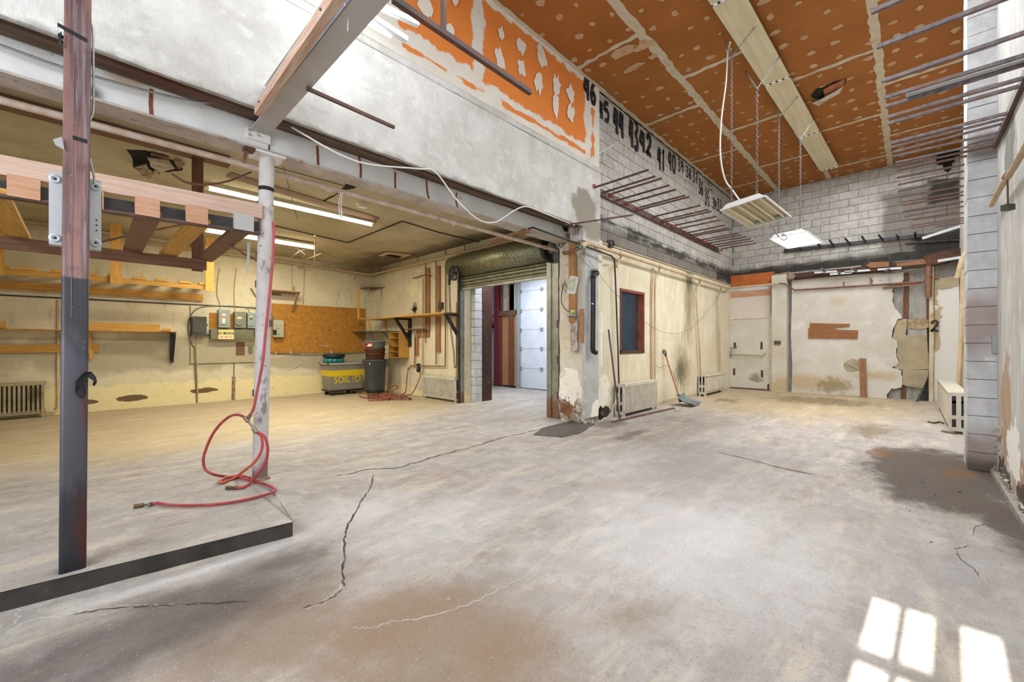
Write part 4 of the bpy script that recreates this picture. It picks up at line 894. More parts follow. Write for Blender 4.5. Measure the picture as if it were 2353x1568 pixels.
tubefix('long warm fluorescent fixture, the nearer one beyond the white pipe', 478,437,857,516, 3.585, 1, e=130)
tubefix('long double-tube warm fluorescent fixture, farther from the camera', 470,535,734,565, 3.56, 2, e=70)
t = thing('ceiling_board', 'long brown board on the low ceiling behind the nearer light', 'board', P(700,450,z=3.65)); a, b = P(560,425,z=3.645), P(870,500,z=3.645)
MB().prism([P(520,405,z=3.66),P(862,512,z=3.66),P(872,500,z=3.66),P(530,395,z=3.66)], (0,0,-.012)).build('board', m_brown, t)
t = thing('smoke_detector', 'round cream smoke detector on the low ceiling', 'smoke detector', P(833,468,z=3.65)); c = P(833,468,z=3.66)
MB().lathe(c, [(.1,0),(.1,-.02),(.085,-.03),(.08,-.055),(.0,-.06)], 24).build('case', m_creamen, t)
def ceilhole(label, pts, z=3.655, flaps=()):
    o = thing('ceiling_hole', label, 'hole', P(*pts[0], z=z)); p = [P(u,v,z=z) for u,v in pts]; q = MB(); jj = jag(p+[p[0]], .02, 4, (0,0,1))[:-1]; q._add(jj, [tuple(range(len(jj)))]); q.build('opening', m_hole, o)
    for f, dz, mt in flaps:
        q = MB(); pp = [P(u,v,z=z-dz*(.3+.7*random.random())) for u,v in f]; q.prism(jag(pp+[pp[0]], .012, 2)[:-1], (0,0,.012)); q.build('torn_flap', mt, o)
    return o
cr = lambda l: crop(0,300,3.1357,l)
ceilhole('ragged hole broken through the low ceiling over the lumber rack', cr([(915,140),(1060,150),(1220,210),(1320,240),(1310,290),(1180,300),(1120,290),(1070,340),(970,270)]), 3.655,
    [(cr([(960,265),(1050,250),(1110,310),(1070,350),(1010,320)]), .12, m_deb), (cr([(1060,190),(1220,220),(1260,280),(1160,300),(1080,260)]), .05, m_flake), (cr([(1080,165),(1220,195),(1215,225),(1080,190)]), .03, m_brown), (cr([(1120,290),(1165,285),(1150,325)]), .08, m_deb), (cr([(1255,210),(1330,250),(1290,280)]), .06, m_deb)])
ceilhole('small ragged hole in the low ceiling beside the smoke detector', crop(400,300,3.1357,[(1240,380),(1320,390),(1310,420),(1240,425),(1060,530),(1050,520),(1190,450)]))
t = thing('ceiling_hatch', 'dark framed hatch opening on the low ceiling near the corner', 'hatch', P(900,588,z=3.65))
pts = [P(u,v,z=3.655) for u,v in crop(720,480,3.135,[(430,345),(590,310),(800,325),(670,355)])]
pts = [P(u,v,z=3.655) for u,v in crop(700,480,3.135,[(505,340),(585,307),(800,328),(700,358)])]
q = MB(); q._add(pts, [(0,1,2,3)]); q.build('panel', m_creamen, t)
for i in range(4): MB().bar(pts[i], pts[(i+1)%4], .05, .03).build('frame_piece', m_brown, t)
q = MB(); q._add([pts[0].lerp(pts[2],.4)+Vector((-.1,-.1,-.004)), pts[0].lerp(pts[2],.4)+Vector((.25,-.15,-.004)), pts[0].lerp(pts[2],.4)+Vector((.3,.15,-.004)), pts[0].lerp(pts[2],.4)+Vector((-.1,.2,-.004))],[(0,1,2,3)]); q.build('opening', m_hole, t)
zc_ = 3.645
def cc_(label, pts, r, mat, z=zc_, **k): return cable(label, [P(u, v, z=z) for u, v in pts], r, mat, **k)
cable('dark conduit zigzagging over the low ceiling', [P(u,v,z=3.645) for u,v in ((630,519),(720,540),(800,558),(925,509),(1010,535),(1100,556),(1180,570))], .012, m_dcable, k=1)
cc_('bent cream conduit dropping from the low ceiling', [(723,542),(724,560),(723,600),(715,612),(660,618),(632,612)], .014, m_cpipe, 3.4)
cable('thin brown wire stretched across the left bay', [P(630,300,z=3.655), P(683,505,z=3.655)], .004, m_dcable)
cable('fine wire crossing above the column to the low ceiling', [P(628,383,z=3.655), P(800,430,z=3.655)], .004, m_dcable)
cable('sagging reddish pipe between the brown post and the column', [P(u,v,y=5.2) for u,v in ((395,400),(430,420),(480,424),(530,415),(578,396))], .012, m_opipe)
cable('white cables tied over the white pipe and hanging down', [P(u,v,y=4.6) for u,v in ((785,438),(779,470),(782,498),(786,498),(784,470),(788,438))], .006, m_wcable)
cable('sagging pinkish wire across the far corner of the low ceiling', [P(u,v,z=3.5) for u,v in ((730,575),(790,598),(840,612),(900,622),(935,620))], .006, m_opipe)
cable('tangle of thin white wire below the farther fixture', [P(u,v,z=3.4) for u,v in ((630,566),(670,568),(700,585),(690,598),(720,590),(738,580),(700,574),(672,590),(668,600))], .005, m_tcable)
cable('brown hose running behind the planks to the column', [P(u,v,y=6.07) for u,v in ((232,556),(260,550),(300,540),(400,520),(450,512))], .012, m_opipe)
cable('brown hose end angling down beside the column', [P(u,v,y=5.0) for u,v in ((530,565),(560,583),(594,600))], .012, m_opipe)
t = thing('plastic_strip', 'translucent plastic strip hanging from the rack end', 'strip', P(571,555,y=4.6)); MB().prism([P(u,v,y=4.6) for u,v in ((568,556),(576,556),(573,600),(567,645))], (0,.003,0)).build('strip', m_grey, t)
cable('white armoured cable draped along the beam to the corner pillar', [P(u,v,y=y_) for u,v,y_ in ((-60,80,4.24),(0,103,4.24),(130,150,4.24),(215,175,4.24),(330,207,4.24),(440,232,4.24),(540,242,4.22),(588,248,4.2))], .009, m_armor)
cable('white cable looping along the brown soffit to the pillar', [P(u,v,y=y_) for u,v,y_ in ((642,274,4.15),(700,310,4.0),(780,355,3.95),(850,378,3.95),(960,388,3.92),(1000,395,3.9),(1050,460,3.9),(1100,505,3.9),(1140,510,3.9),(1180,485,3.9),(1210,475,3.9),(1250,490,3.9),(1320,518,3.88))], .009, m_wcable)
# ================================================================ CART, BINS, CORNER
# soiled-linen cart
t = thing('laundry_cart', 'grey wheeled cart with a yellow band and the word SOILED', 'cart', P(790,903,z=0))
fl, fr_, bl = P(760,897,z=.12), P(832,890,z=.12), P(745,892,z=.12)
yf = 10.95
A0 = P(760,896,y=yf); A1 = P(831,891,y=yf); T0 = P(757,836,y=yf-.06); T1 = P(838,834,y=yf-.06)
zb_, zt_ = .14, (T0.z+T1.z)/2
xb0, xb1, xt0, xt1 = A0.x, A1.x, T0.x, T1.x
DW = .62
lo = [(xb0,yf,zb_),(xb1,yf,zb_),(xb1,yf+DW-.12,zb_),(xb0,yf+DW-.12,zb_)]
hi = [(xt0,yf-.06,zt_),(xt1,yf-.06,zt_),(xt1,yf+DW-.06,zt_),(xt0,yf+DW-.06,zt_)]
def frus(lo, hi, f0, f1, grow=0):
    def at(i, f): a, b = Vector(lo[i]), Vector(hi[i]); return a.lerp(b, f)
    c0 = sum((at(i, f0) for i in range(4)), Vector())/4; c1 = sum((at(i, f1) for i in range(4)), Vector())/4
    g = lambda v, c: Vector((c.x+(v.x-c.x)*(1+grow), c.y+(v.y-c.y)*(1+grow), v.z))
    return [g(at(i, f0), c0) for i in range(4)], [g(at(i, f1), c1) for i in range(4)]
def tub(lo, hi, th=.02):
    q = MB(); li = [(a+(th if i in (0,3) else -th), b+(th if i < 2 else -th), c+th) for i, (a,b,c) in enumerate(lo)]; hi2 = [(a+(th if i in (0,3) else -th), b+(th if i < 2 else -th), c) for i, (a,b,c) in enumerate(hi)]
    return q._add(list(lo)+list(hi)+li+hi2, [(3,2,1,0)]+[(i,(i+1)%4,4+(i+1)%4,4+i) for i in range(4)]+[(8,9,10,11)]+[(8+(i+1)%4,8+i,12+i,12+(i+1)%4) for i in range(4)]+[(4+i,4+(i+1)%4,12+(i+1)%4,12+i) for i in range(4)])
tub(lo, hi).build('tub', m_cart, t)
a, b = frus(lo, hi, .52, .74, .004); q = MB(); q._add(a+b, [(i,(i+1)%4,4+(i+1)%4,4+i) for i in range(4)]); q.build('yellow_band', m_yelp, t)
q = MB(); q.box(xt0-.03, xt1+.03, yf-.09, yf+.0, zt_-.03, zt_+.015); q.box(xt0-.03, xt1+.03, yf+DW-.1, yf+DW-.03, zt_-.03, zt_+.015); q.box(xt0-.03, xt0+.03, yf-.08, yf+DW-.05, zt_-.03, zt_+.015); q.box(xt1-.03, xt1+.03, yf-.08, yf+DW-.05, zt_-.03, zt_+.015); q.build('rim', M('pale_rim_plastic','#a29d8c',.5), t)
MB().box(xb0-.03, xb1+.03, yf-.02, yf+DW-.1, zb_-.035, zb_).build('base', m_black, t)
for x in (xb0+.06, xb1-.2):
    for y in (yf+.05, yf+.4):
        w_ = MB().lathe((x,y,.052), [(0,-.015),(.035,-.018),(.052,-.016),(.052,.016),(.035,.018),(0,.015)], 16, 'y').build('caster_wheel', m_rubber, t)
        MB().box(x-.03,x+.03,y-.025,y+.025,.06,.11).build('caster_fork', m_chain, w_)
sl_ang = math.atan2(.06, zt_-zb_)
x0, x1 = P(767,880,y=yf-.02).x, P(826,880,y=yf-.02).x; cz = P(797,873,y=yf-.03).z
for i, ch in enumerate('SOILED'):
    xx = x0+(x1-x0)*[.07,.27,.43,.55,.76,.93][i]; 
    yy = yf-.06*((cz-zb_)/(zt_-zb_))-.006
    text(ch, .25, (xx, yy, cz), Matrix.Rotation(math.pi/2+sl_ang, 4, 'X'), m_yelp, 'letter', t, .85, .004 if i != 4 else -.004)
# donut rings on the cart (coiled teal and black)
cx_ = P(768,820,y=yf+.2); 
def ringthing(name, label, c, R_, r_, mat, h=.1, cat='ring'):
    t = thing(name, label, cat, c); q = MB(); n = 32; m_ = 12; vs = []
    for i in range(n):
        for j in range(m_):
            a, b = 2*math.pi*i/n, 2*math.pi*j/m_; sx_ = abs(math.cos(b))**.6*(1 if math.cos(b) > 0 else -1)
            vs.append((c[0]+(R_+r_*sx_)*math.cos(a), c[1]+(R_+r_*sx_)*math.sin(a), c[2]+h/2+h/2*math.sin(b)))
    q._add(vs, [(i*m_+j, ((i+1)%n)*m_+j, ((i+1)%n)*m_+(j+1)%m_, i*m_+(j+1)%m_) for i in range(n) for j in range(m_)], True); q.build('body', mat, t)
    q = MB(); q.lathe((c[0],c[1],c[2]+h*.75), [(R_-r_*.3,0),(.001,.0)], 24); q.build('top_disc', mat, t); return t
zc0 = zt_+.017
w_ = (P(794,830,y=yf+.22).x-P(746,830,y=yf+.22).x)/2
MB().box(xt0+.02, xt1-.02, yf-.05, yf+DW-.08, zt_-.004, zt_+.014).build('cart_lid', M('pale_lid','#8f8b7d',.5), bpy.data.objects['laundry_cart'])
t1 = ringthing('round_case', 'round teal case lying on the grey cart under a black one', (cx_.x, yf+.24, zc0), w_-.09, .09, m_teal, .115, 'case')
t2 = ringthing('round_case', 'round black case stacked on top of the teal one', (cx_.x+.01, yf+.24, zc0+.117), w_-.09, .09, m_rubber, .12, 'case')
for dx in (-.13, .0):
    MB().tube(smooth([(cx_.x+dx-.04, yf+.24-w_-.02, zc0+.03),(cx_.x+dx-.04, yf+.24-w_-.03, zc0+.13),(cx_.x+dx-.0, yf+.24-w_-.03, zc0+.15)],4), .009, 6).build('latch', m_black, t2)
# grey bin on dolly
bc = P(862,901,z=0); bx_, by_ = bc.x*.95, bc.y*.95; dm = by_*FW[1]+bx_*FW[0]; rr = 25/FPX*dm
t = thing('trash_can', 'big dark grey round bin on a wheeled dolly', 'bin', (bx_,by_,0))
zt_ = P(862,826,x=bx_).z
MB().lathe((bx_,by_,0), [(0,.12),(rr*.83,.12),(rr*.86,.16),(rr*.95,zt_-.18),(rr*1.0,zt_-.17),(rr*1.02,zt_-.05),(rr*1.08,zt_-.04),(rr*1.08,zt_),(rr*1.0,zt_),(rr*.97,zt_-.06),(rr*.8,.16)], 32).build('can', m_bin, t)
for s_ in (-1,1):
    c = Vector((bx_,by_,0))+R3*s_*rr*1.06; MB().bar(c+Vector((0,0,zt_-.04)), c+Vector((0,0,zt_-.2)), .09, .05, (FW[0],FW[1],0)).build('handle', m_bin, t)
MB().lathe((bx_,by_,0), [(0,.07),(rr*.8,.07),(rr*.85,.1),(rr*.85,.12),(0,.12)], 24).build('dolly', m_black, t)
for k in range(4):
    a = .6+k*math.pi/2; MB().lathe((bx_+rr*.72*math.cos(a),by_+rr*.72*math.sin(a),.037), [(0,-.015),(.037,-.015),(.037,.015),(0,.015)], 14, 'y').build('caster_wheel', m_chain, t)
c = Vector((bx_,by_,0))-Vector((FW[0],FW[1],0))*rr*.99-R3*rr*.1; q = MB(); a = P(858,832,x=c.x); q.bar(c+Vector((0,0,zt_-.1))-R3*.025, c+Vector((0,0,zt_-.1))+R3*.025, .006, .05); q.build('white_label', m_white, t)
def bucket(label, z0, z1, r0, r1, mat, **k):
    t = thing('bucket', label, 'bucket', (bx_,by_,z0)); MB().lathe((bx_,by_,0), [(0,z0+.0),(r0,z0),(r0*1.01,z0+.02),(r1,z1-.04),(r1*1.05,z1-.035),(r1*1.05,z1),(r1*.97,z1),(r1*.93,z1-.05),(r0*.9,z0+.02),(0,z0+.02)], 32).build('shell', mat, t); return t
zz1 = P(862,812,x=bx_).z; zz2 = P(862,801,x=bx_).z; zz3 = P(862,784,x=bx_).z
t = bucket('lower brown plastic tub standing on the grey bin', zt_+.002, zz1, rr*.8, rr*.86, m_bbrown)
t = bucket('upper brown plastic tub nested in the stack on the bin', zz1+.002, zz2, rr*.82, rr*.9, m_bbrown)
t = bucket('grey bucket with a red and white sticker topping the bin stack', zz2+.002, zz3, rr*.82, rr*.96, m_binl)
for s_ in (-1,1):
    c = Vector((bx_,by_,0))+R3*s_*rr*1.0; MB().tube(smooth([c+Vector((0,0,zz3-.02)), c+R3*s_*.06+Vector((0,0,zz3-.05)), c+R3*s_*.04+Vector((0,0,zz3-.09)), c-R3*s_*.01+Vector((0,0,zz3-.1))],4), .014, 6).build('handle', m_binl, t)
f3 = Vector((FW[0],FW[1],0))
def curved(zc, h, a0, a1, R_, mat, name, par):
    q = MB(); n = 8; vs = []
    for i in range(n+1):
        a = a0+(a1-a0)*i/n; p = Vector((bx_,by_,0))-f3*R_*math.cos(a)+R3*R_*math.sin(a); vs += [p+Vector((0,0,zc-h/2)), p+Vector((0,0,zc+h/2))]
    q._add(vs, [(2*i,2*i+2,2*i+3,2*i+1) for i in range(n)]); return q.build(name, mat, par)
zs = P(856,793,x=bx_).z
curved(zs, .1, -.85, .1, rr*.95, m_redink, 'red_sticker', t); curved(zs+.01, .04, -.75, -.45, rr*.955, m_ink, 'sticker_symbol', t); curved(zs, .035, -.4, .0, rr*.955, m_white, 'sticker_text', t); curved(zs-.03, .02, -.5, -.1, rr*.955, m_white, 'sticker_text', t)
# long shelf on black brackets (wall_middle) and its yellow end frame
WX = 6.15
def hbox(q, u0, v0, u1, v1, x, d):   # box on an x = const wall from two pixels
    a, b = P(u0, v0, x=x), P(u1, v1, x=x); return q.box(x-d, x, a.y, b.y, b.z, a.z)
t = thing('wall_shelf', 'long timber shelf on two big black triangular brackets beside the roll-up door', 'shelf', P(980,730,x=6.0))
zs = 2.075; D_ = .5
y0 = P(1062,722,x=WX).y
MB().box(WX-D_, WX-.0, y0, 11.2, zs-.02, zs+.012).build('board', m_pine_y, t)
for u in (1058, 941):
    y = P(u,750,x=WX-.04).y; q = MB(); q.box(WX-.06, WX, y-.045, y+.045, zs-.78, zs-.02); q.box(WX-D_, WX, y-.04, y+.04, zs-.07, zs-.02); q.bar((WX-D_+.06,y,zs-.07),(WX-.04,y,zs-.62),.08,.05,(0,0,1)); q.build('bracket', m_black, t)
    MB().lathe((WX-.062,y,zs-.72),[(0,0),(.012,0),(.012,.01)],8,'x').build('bolt', m_chain, t)
t = thing('scrap_lumber', 'thin yellow timber L and legs over the corner shelf', 'lumber', P(830,735,y=11.2))
q = MB(); q.bar(P(822,667,y=11.0), P(824,733,y=11.0), .05, .04, (0,1,0)); q.build('upright', m_pine_z, t)
q = MB(); q.bar(P(822,731,y=11.0), (WX-D_-.02, 11.0, zs-.03), .05, .045); q.build('rail', m_pine, t)
for a, b in (((847,736),(852,762)),((886,735),(887,760))):
    MB().bar(P(*a,y=11.0), P(*b,y=11.0), .045, .04, (0,1,0)).build('leg', m_pine_z, t)
t = thing('wall_shelf', 'dark low corner shelf above the bins', 'shelf', P(880,762,y=11.3))
z_ = P(870,763,y=11.1).z; a = P(838,762,y=11.0); MB().prism([(a.x,10.95,z_),(WX,10.2,z_),(WX,11.84,z_),(a.x,11.84,z_)], (0,0,.02)).build('board', m_ogrey, t)
q = MB(); q.bar((WX-.03,10.5,z_),(WX-.03,10.5,z_-.4),.03,.03,(1,0,0)); q.bar((WX-.4,10.5,z_-.01),(WX-.03,10.5,z_-.35),.02,.02); q.build('bracket', m_dark, t)
t = thing('wall_shelf', 'tiny corner shelf on two thin metal brackets near the low ceiling', 'shelf', P(880,665,x=5.9))
z_ = P(870,666,y=11.6).z; MB().prism([(5.75,11.35,z_),(WX,11.1,z_),(WX,11.84,z_),(5.75,11.84,z_)], (0,0,.02)).build('board', m_brown, t)
for p in ((5.8,11.4),(6.1,11.2)):
    q = MB(); q.bar((p[0],p[1],z_),(p[0],p[1]+.02,z_-.26),.02,.012); q.bar((p[0],p[1],z_-.01),(p[0],11.8,z_-.01),.02,.012); q.build('bracket', m_egrey, t)
t = thing('crumpled_rag', 'crumpled pale item on the dark corner shelf', 'rag', P(873,760,y=11.2)); 
zq = P(870,763,y=11.1).z+.02
q = MB(); q.lathe((6.0,10.9,zq),[(0,0),(.12,0),(.14,.03),(.08,.05),(0,.055)],9); q.build('lump', m_flake, t)
# cubby
t = thing('pigeonhole_cabinet', 'small open wooden cubby with three shelves under the bracket shelf', 'cabinet', P(915,795,x=5.9))
yn, yf_ = P(937,790,x=WX).y, P(895,790,x=5.85).y; z1_, z0_ = P(916,764,x=5.95).z, P(916,822,x=5.95).z
cxx0, cxx1 = 5.83, WX
yA, yB = P(916,790,x=5.83).y, P(893,790,x=5.83).y
for a in (((yA-.012),(yA)),((yB-.012),(yB))): MB().box(cxx0,cxx1,a[0],a[1],z0_,z1_).build('side', m_pine_z, t)
zsx = [P(905,v,x=5.83).z for v in (764,777,796,809,822)]
for z in zsx: MB().box(cxx0+.005,cxx1,yB,yA-.01,z-.006,z+.006).build('shelf_board', m_pine_y, t)
MB().box(cxx1-.01,cxx1,yB,yA,z0_,z1_).build('back', m_pine, t)
q = MB(); q.box(cxx1-.33,cxx1,yA-.45,yA-.0,z0_,z1_-.0); 
# upright battens and pipes on wall_middle
for lab, u, v0, v1, wd in (('left one of two tall yellow-brown battens on the roll-up wall', 984, 590, 762, .12), ('right one of two tall yellow-brown battens, nearer the roll-up door', 1008, 592, 810, .11)):
    t = thing('wall_batten', lab, 'lumber', P(u,v0,x=WX)); a, b = P(u,v0,x=WX-.03), P(u,v1,x=WX-.03); MB().box(WX-.05, WX, a.y-wd/2, a.y+wd/2, b.z, min(a.z,3.3)).build('board', m_orange_z, t)
    MB().tube([(WX-.07,a.y+.06,3.42),(WX-.07,a.y+.06,b.z-.3)], .014, 8).build('conduit', m_opipe, t)
t = thing('wall_batten', 'small L of brown boards below the bracket shelf', 'lumber', P(970,770,x=WX)); 
hbox(MB(), 988,760,960,775, WX, .05).build('board', m_redwood, t); hbox(MB(), 963,775,956,817, WX, .04).build('board', m_orange_z, t)
MB().box(WX-.2,WX,P(985,760,x=WX).y,P(937,760,x=WX).y,P(960,758,x=WX).z,P(960,756,x=WX).z).build('board', m_redwood, t)
t = thing('air_pipe', 'copper-brown air pipe loop with a black regulator above the coiled hose', 'pipe', P(975,842,x=6.1))
XP = WX-.06
MB().tube([P(949,640,x=XP),P(975,632,x=XP),P(992,634,x=XP)], .014, 8).build('pipe', m_opipe, t)
MB().tube([P(1024,620,x=XP+.0),P(1024,700,x=XP),P(1023,842,x=XP),P(945,841,x=XP),P(938,850,x=XP)], .016, 8).build('pipe', m_opipe, t)
MB().tube([P(972,640,x=XP),P(971,760,x=XP),P(970,862,x=XP)], .018, 8).build('pipe', m_cpipe, t)
MB().tube([P(953,768,x=XP),P(953,842,x=XP)], .014, 8).build('pipe', m_opipe, t)
c = P(961,845,x=XP); MB().lathe((c.x,c.y,c.z-.12),[(0,0),(.03,0),(.045,.03),(.045,.12),(.03,.13),(.03,.18),(.05,.19),(.05,.22),(0,.23)],14).build('regulator', m_black, t)
cable('drooping brown hose from the regulator to the floor coil', [P(*p) for p in ()] if 0 else [P(938,845,x=XP),P(935,870,x=6.0),P(932,900,x=5.95),P(920,908,x=5.9),Vector((5.75,9.85,.02)),Vector((5.6,10.0,.02))], .014, m_redcable, 'hose', 'hose')
cable('second brown hose falling beside the white radiator', [P(968,858,x=XP),P(960,880,x=6.02),P(950,900,x=5.95),P(940,908,x=5.8),Vector((5.55,9.5,.02))], .014, m_redcable, 'hose', 'hose')
hc = P(885,914,z=0.02); pts = []
for i in range(70):
    a = i*.62; r = .32+.14*math.sin(i*1.7)+.1*math.sin(i*.37); pts.append(Vector((hc.x+r*math.cos(a)*.75+.18*math.sin(i*.21), hc.y+r*math.sin(a)*1.5+.12*math.cos(i*.3), .02+.015*(i%4))))
pts[30].z = .28; pts[31].z = .3; pts[29].z = .15; pts[32].z = .15
tag(MB().tube(smooth(pts, 5), .013, 6).build('hose', m_redcable), 'coiled brown-red hose heaped on the floor by the bins', 'hose')
t = thing('wall_valve', 'rusty handwheel stub in a broken round patch on the roll-up wall', 'valve', P(953,711,x=WX))
c = P(953,711,x=WX-.004); q = MB(); q._add(blob(c,.17,.14,(-1,0,0),14,.25), [tuple(range(14))]); q.build('broken_patch', m_flake, t); q = MB(); q._add(blob(c+Vector((-.003,0,0)),.09,.08,(-1,0,0),10,.25), [tuple(range(10))]); q.build('hole', m_dark, t)
MB().tube([c+Vector((-.02,.12,0)), c+Vector((-.06,0,0)), c+Vector((-.02,-.12,.02))], .014, 6).build('lever', m_dark, t)
for pts in (crop(840,560,4.125,[(405,440),(420,385),(460,330),(490,345),(480,390),(500,420),(490,450),(450,505),(430,490)]), crop(840,560,4.125,[(500,470),(520,430),(535,440),(532,580),(505,610),(515,540),(500,500)]), crop(840,560,4.125,[(475,245),(540,240),(535,270),(475,275)])):
    q = MB(); pp = [P(u,v,x=WX-.004) for u,v in pts]; q._add(jag(pp+[pp[0]], .012, 3, (1,0,0)), [tuple(range(len(pp)*3))]); q.build('bare_plaster_patch', M('bright_plaster','#e6dcb4',.9), w_mid)
t = thing('electrical_box', 'small dark box behind the right batten', 'electrical box', P(1018,703,x=WX)); hbox(MB(), 1013,696,1020,710, WX, .08).build('box', m_edark, t)
# ================================================================ ROLL-UP DOOR
t = thing('rollup_door', 'roll-up shutter door with a galvanised drum hood, raised', 'door', (6.0,6.2,3.0))
cxd, czd, rd = 5.93, 3.12, .235
yl, yr = 7.6, 4.78
MB().lathe((cxd,yr,czd), [(0,0),(rd,0),(rd,yl-yr),(0,yl-yr)], 36, 'y').build('drum_hood', m_galv, t)
for i in range(4):
    z = 2.645+i*.07; q = MB(); q.tube([(6.09,4.84,z+.03),(6.09,7.5,z+.03)], .035, 10); q.build('slat', M('galvanised_slat','#a09f88',.45,.6,var=('#7f7e68',9)) if i == 0 else bpy.data.materials['galvanised_slat'], t)
MB().box(6.05,6.13,4.84,7.5,2.6,2.645).build('bottom_bar', m_guide, t)
MB().box(6.02,6.16,7.46,7.56,0,2.95).build('guide_rail', m_guide, t); MB().box(5.98,6.02,7.44,7.48,0,2.9).build('guide_lip', m_dark, t)
MB().box(5.98,6.16,4.76,4.86,0,2.95).build('guide_rail', m_guide, t)
MB().box(6.0,6.17,4.6,4.76,0,3.2).build('guide_angle', m_guide, t)
q = MB(); q.box(5.99,6.05,4.52,4.6,0,3.1); q.build('rusty_angle', m_rust, t)
for z in (.35, 1.0, 1.65):
    MB().box(5.975,6.0,4.5,4.62,z,z+.14).build('lug', m_rust, t)
MB().lathe((cxd,4.70,czd), [(.001,0),(.09,-.0),(.1,.03),(.22,.03),(.25,.0),(.27,.03),(.27,.07),(0,.075)], 28, 'y').build('end_bracket', m_black, t)
MB().lathe((cxd,4.68,czd), [(0,0),(.05,0),(.11,.01),(.11,.03)], 20, 'y').build('hub_cover', m_egrey, t)
# chain wheel
wy_, wz_ = 7.86, 3.05; wh = MB(); wh.lathe((5.93,wy_,wz_), [(.17,-.012),(.2,-.02),(.2,.02),(.17,.012),(.17,-.012)], 28, 'y'); 
# wheel seen from the front lies in the x = const plane
wh = MB(); cwy, cwz, cwx = P(1043,628,x=5.66).y, P(1043,628,x=5.66).z, 5.66
wh.lathe((cwx,cwy,cwz), [(.13,-.012),(.165,-.02),(.165,.02),(.13,.012),(.13,-.012)], 28, 'x'); wo = wh.build('chain_wheel', m_black, t)
for k in range(5):
    a = k*2*math.pi/5; MB().bar((cwx,cwy,cwz),(cwx,cwy+.14*math.cos(a),cwz+.14*math.sin(a)),.025,.02,(1,0,0)).build('spoke', m_black, wo)
MB().lathe((cwx,cwy,cwz), [(0,-.03),(.03,-.03),(.03,.1),(0,.1)], 12, 'x').build('hub', m_black, wo)
for s_ in (-1,1): MB().box(cwx-.02,cwx+.02,cwy+s_*.165-.025,cwy+s_*.165+.025,cwz-.24,cwz-.02).build('chain_guide', m_black, wo)
MB().box(cwx+.05,6.15,cwy-.03,cwy+.03,cwz-.03,cwz+.03).build('axle_bracket', m_dark, t)
def chain(label, pts, lk=.05, r=.005, w_=.016, mat=m_chain, name='chain', parent=None):
    """links alternate; one mesh, small"""
    pts = [Vector(p) for p in pts]; q = MB(); k = 0
    for a, b in zip(pts, pts[1:]):
        n = max(1, int((b-a).length/(lk*.8))); d = (b-a).normalized()
        s1 = d.cross(Vector((0,1,0))).normalized() if abs(d.y) < .9 else d.cross(Vector((1,0,0))).normalized(); s2 = d.cross(s1)
        for i in range(n):
            c = a+(b-a)*((i+.5)/n); s_ = s1 if k % 2 else s2; k += 1
            e = [c+d*(lk/2)*x+s_*w_*y for x, y in ((-1,-.3),(-.8,-1),(.8,-1),(1,-.3),(1,.3),(.8,1),(-.8,1),(-1,.3),(-1,-.3))]
            q.tube(e, r, 4, False)
    o = q.build(name, mat, parent)
    if parent is None: tag(o, label, 'chain')
    else: o['kind'] = 'stuff'
    return o
chain('', [(cwx,cwy+.165,cwz-.2),(cwx,cwy+.1,cwz-1.3),(cwx,cwy-.0,cwz-1.75),(cwx,cwy-.03,cwz-2.08),(cwx,cwy-.1,cwz-2.05),(cwx,cwy-.1,cwz-1.6),(cwx,cwy-.165,cwz-.2)], .055, .006, .018, m_dark, 'hand_chain', t)
t = thing('wall_batten', 'tall rusty batten beside the left guide of the roll-up door', 'lumber', P(1070,800,x=6.1)); MB().box(6.08,6.15,7.62,7.68,.03,2.35).build('board', m_orange_z, t); MB().box(6.06,6.15,7.56,7.6,.0,2.9).build('strip', m_dark, t)
# behind the opening
t = thing('steel_column', 'rust-brown steel column just inside the roll-up opening', 'column', P(1108,922,z=0)); a, b = P(1096,924,z=0), P(1120,921,z=0); q = MB(); q.box(a.x+.15,a.x+.45,b.y-.02,a.y+.0,0,3.7); q.build('column_shaft', m_oldsteel, t)
t = thing('masonry_strip', 'narrow grey block jamb behind the left door guide', 'jamb', (6.5,7.5,0)); 
z = 0
while z < 2.9: MB().box(6.36,6.56,7.3,7.46,z+.004,z+.19).build('block', m_pblock, t); z += .195
MB().box(6.36,6.5,7.46,7.55,.25,2.9).build('rusty_plate', m_oldsteel, t)
XA = 9.35
t = thing('stud_wall', 'timber stud partition with fir boards beyond the roll-up opening', 'partition', P(1165,890,x=XA))
def ab(name, u0, u1, v0, v1, mat, d=.08, x=XA): return hbox(MB(), u0, v0, u1, v1, x, d).build(name, mat, t)
ab('maroon_post', 1141, 1150, 655, 886, m_studpink, .12); ab('board', 1150, 1156, 718, 884, m_brown_z, .05)
ab('fir_board', 1156, 1176, 722, 886, m_fir, .03); ab('fir_board', 1181, 1190, 722, 888, m_fir, .03); ab('stud', 1173, 1183, 655, 887, m_brown_z, .09); ab('plate', 1150, 1192, 716, 724, m_brown, .1)
ab('stud', 1154, 1158, 655, 718, m_brown_z, .08); ab('stud', 1176, 1183, 655, 718, m_orange_z, .09); ab('white_board', 1183, 1191, 655, 716, m_annex, .04); ab('white_board', 1158, 1176, 655, 716, M('whitewashed_board','#c4c0bf',.8,var=('#a5938b',6)), .03)
ab('door_edge', 1190, 1195, 640, 893, m_egrey, .1); ab('ledger', 1122, 1141, 725, 730, m_redwood, .1); ab('ledger', 1122, 1141, 738, 744, m_redwood, .06); ab('dark_band', 1125, 1141, 745, 755, m_dark, .03)
ab('timber_post', 1119.5, 1126, 688, 914, m_orange_z, .1, 8.2)
t = thing('door_2', 'white sectional garage door seen through the roll-up opening', 'door', P(1240,890,x=9.4)); tag(t, kind=S); del t['category']
y1_ = P(1194,700,x=9.4).y; zz = 0
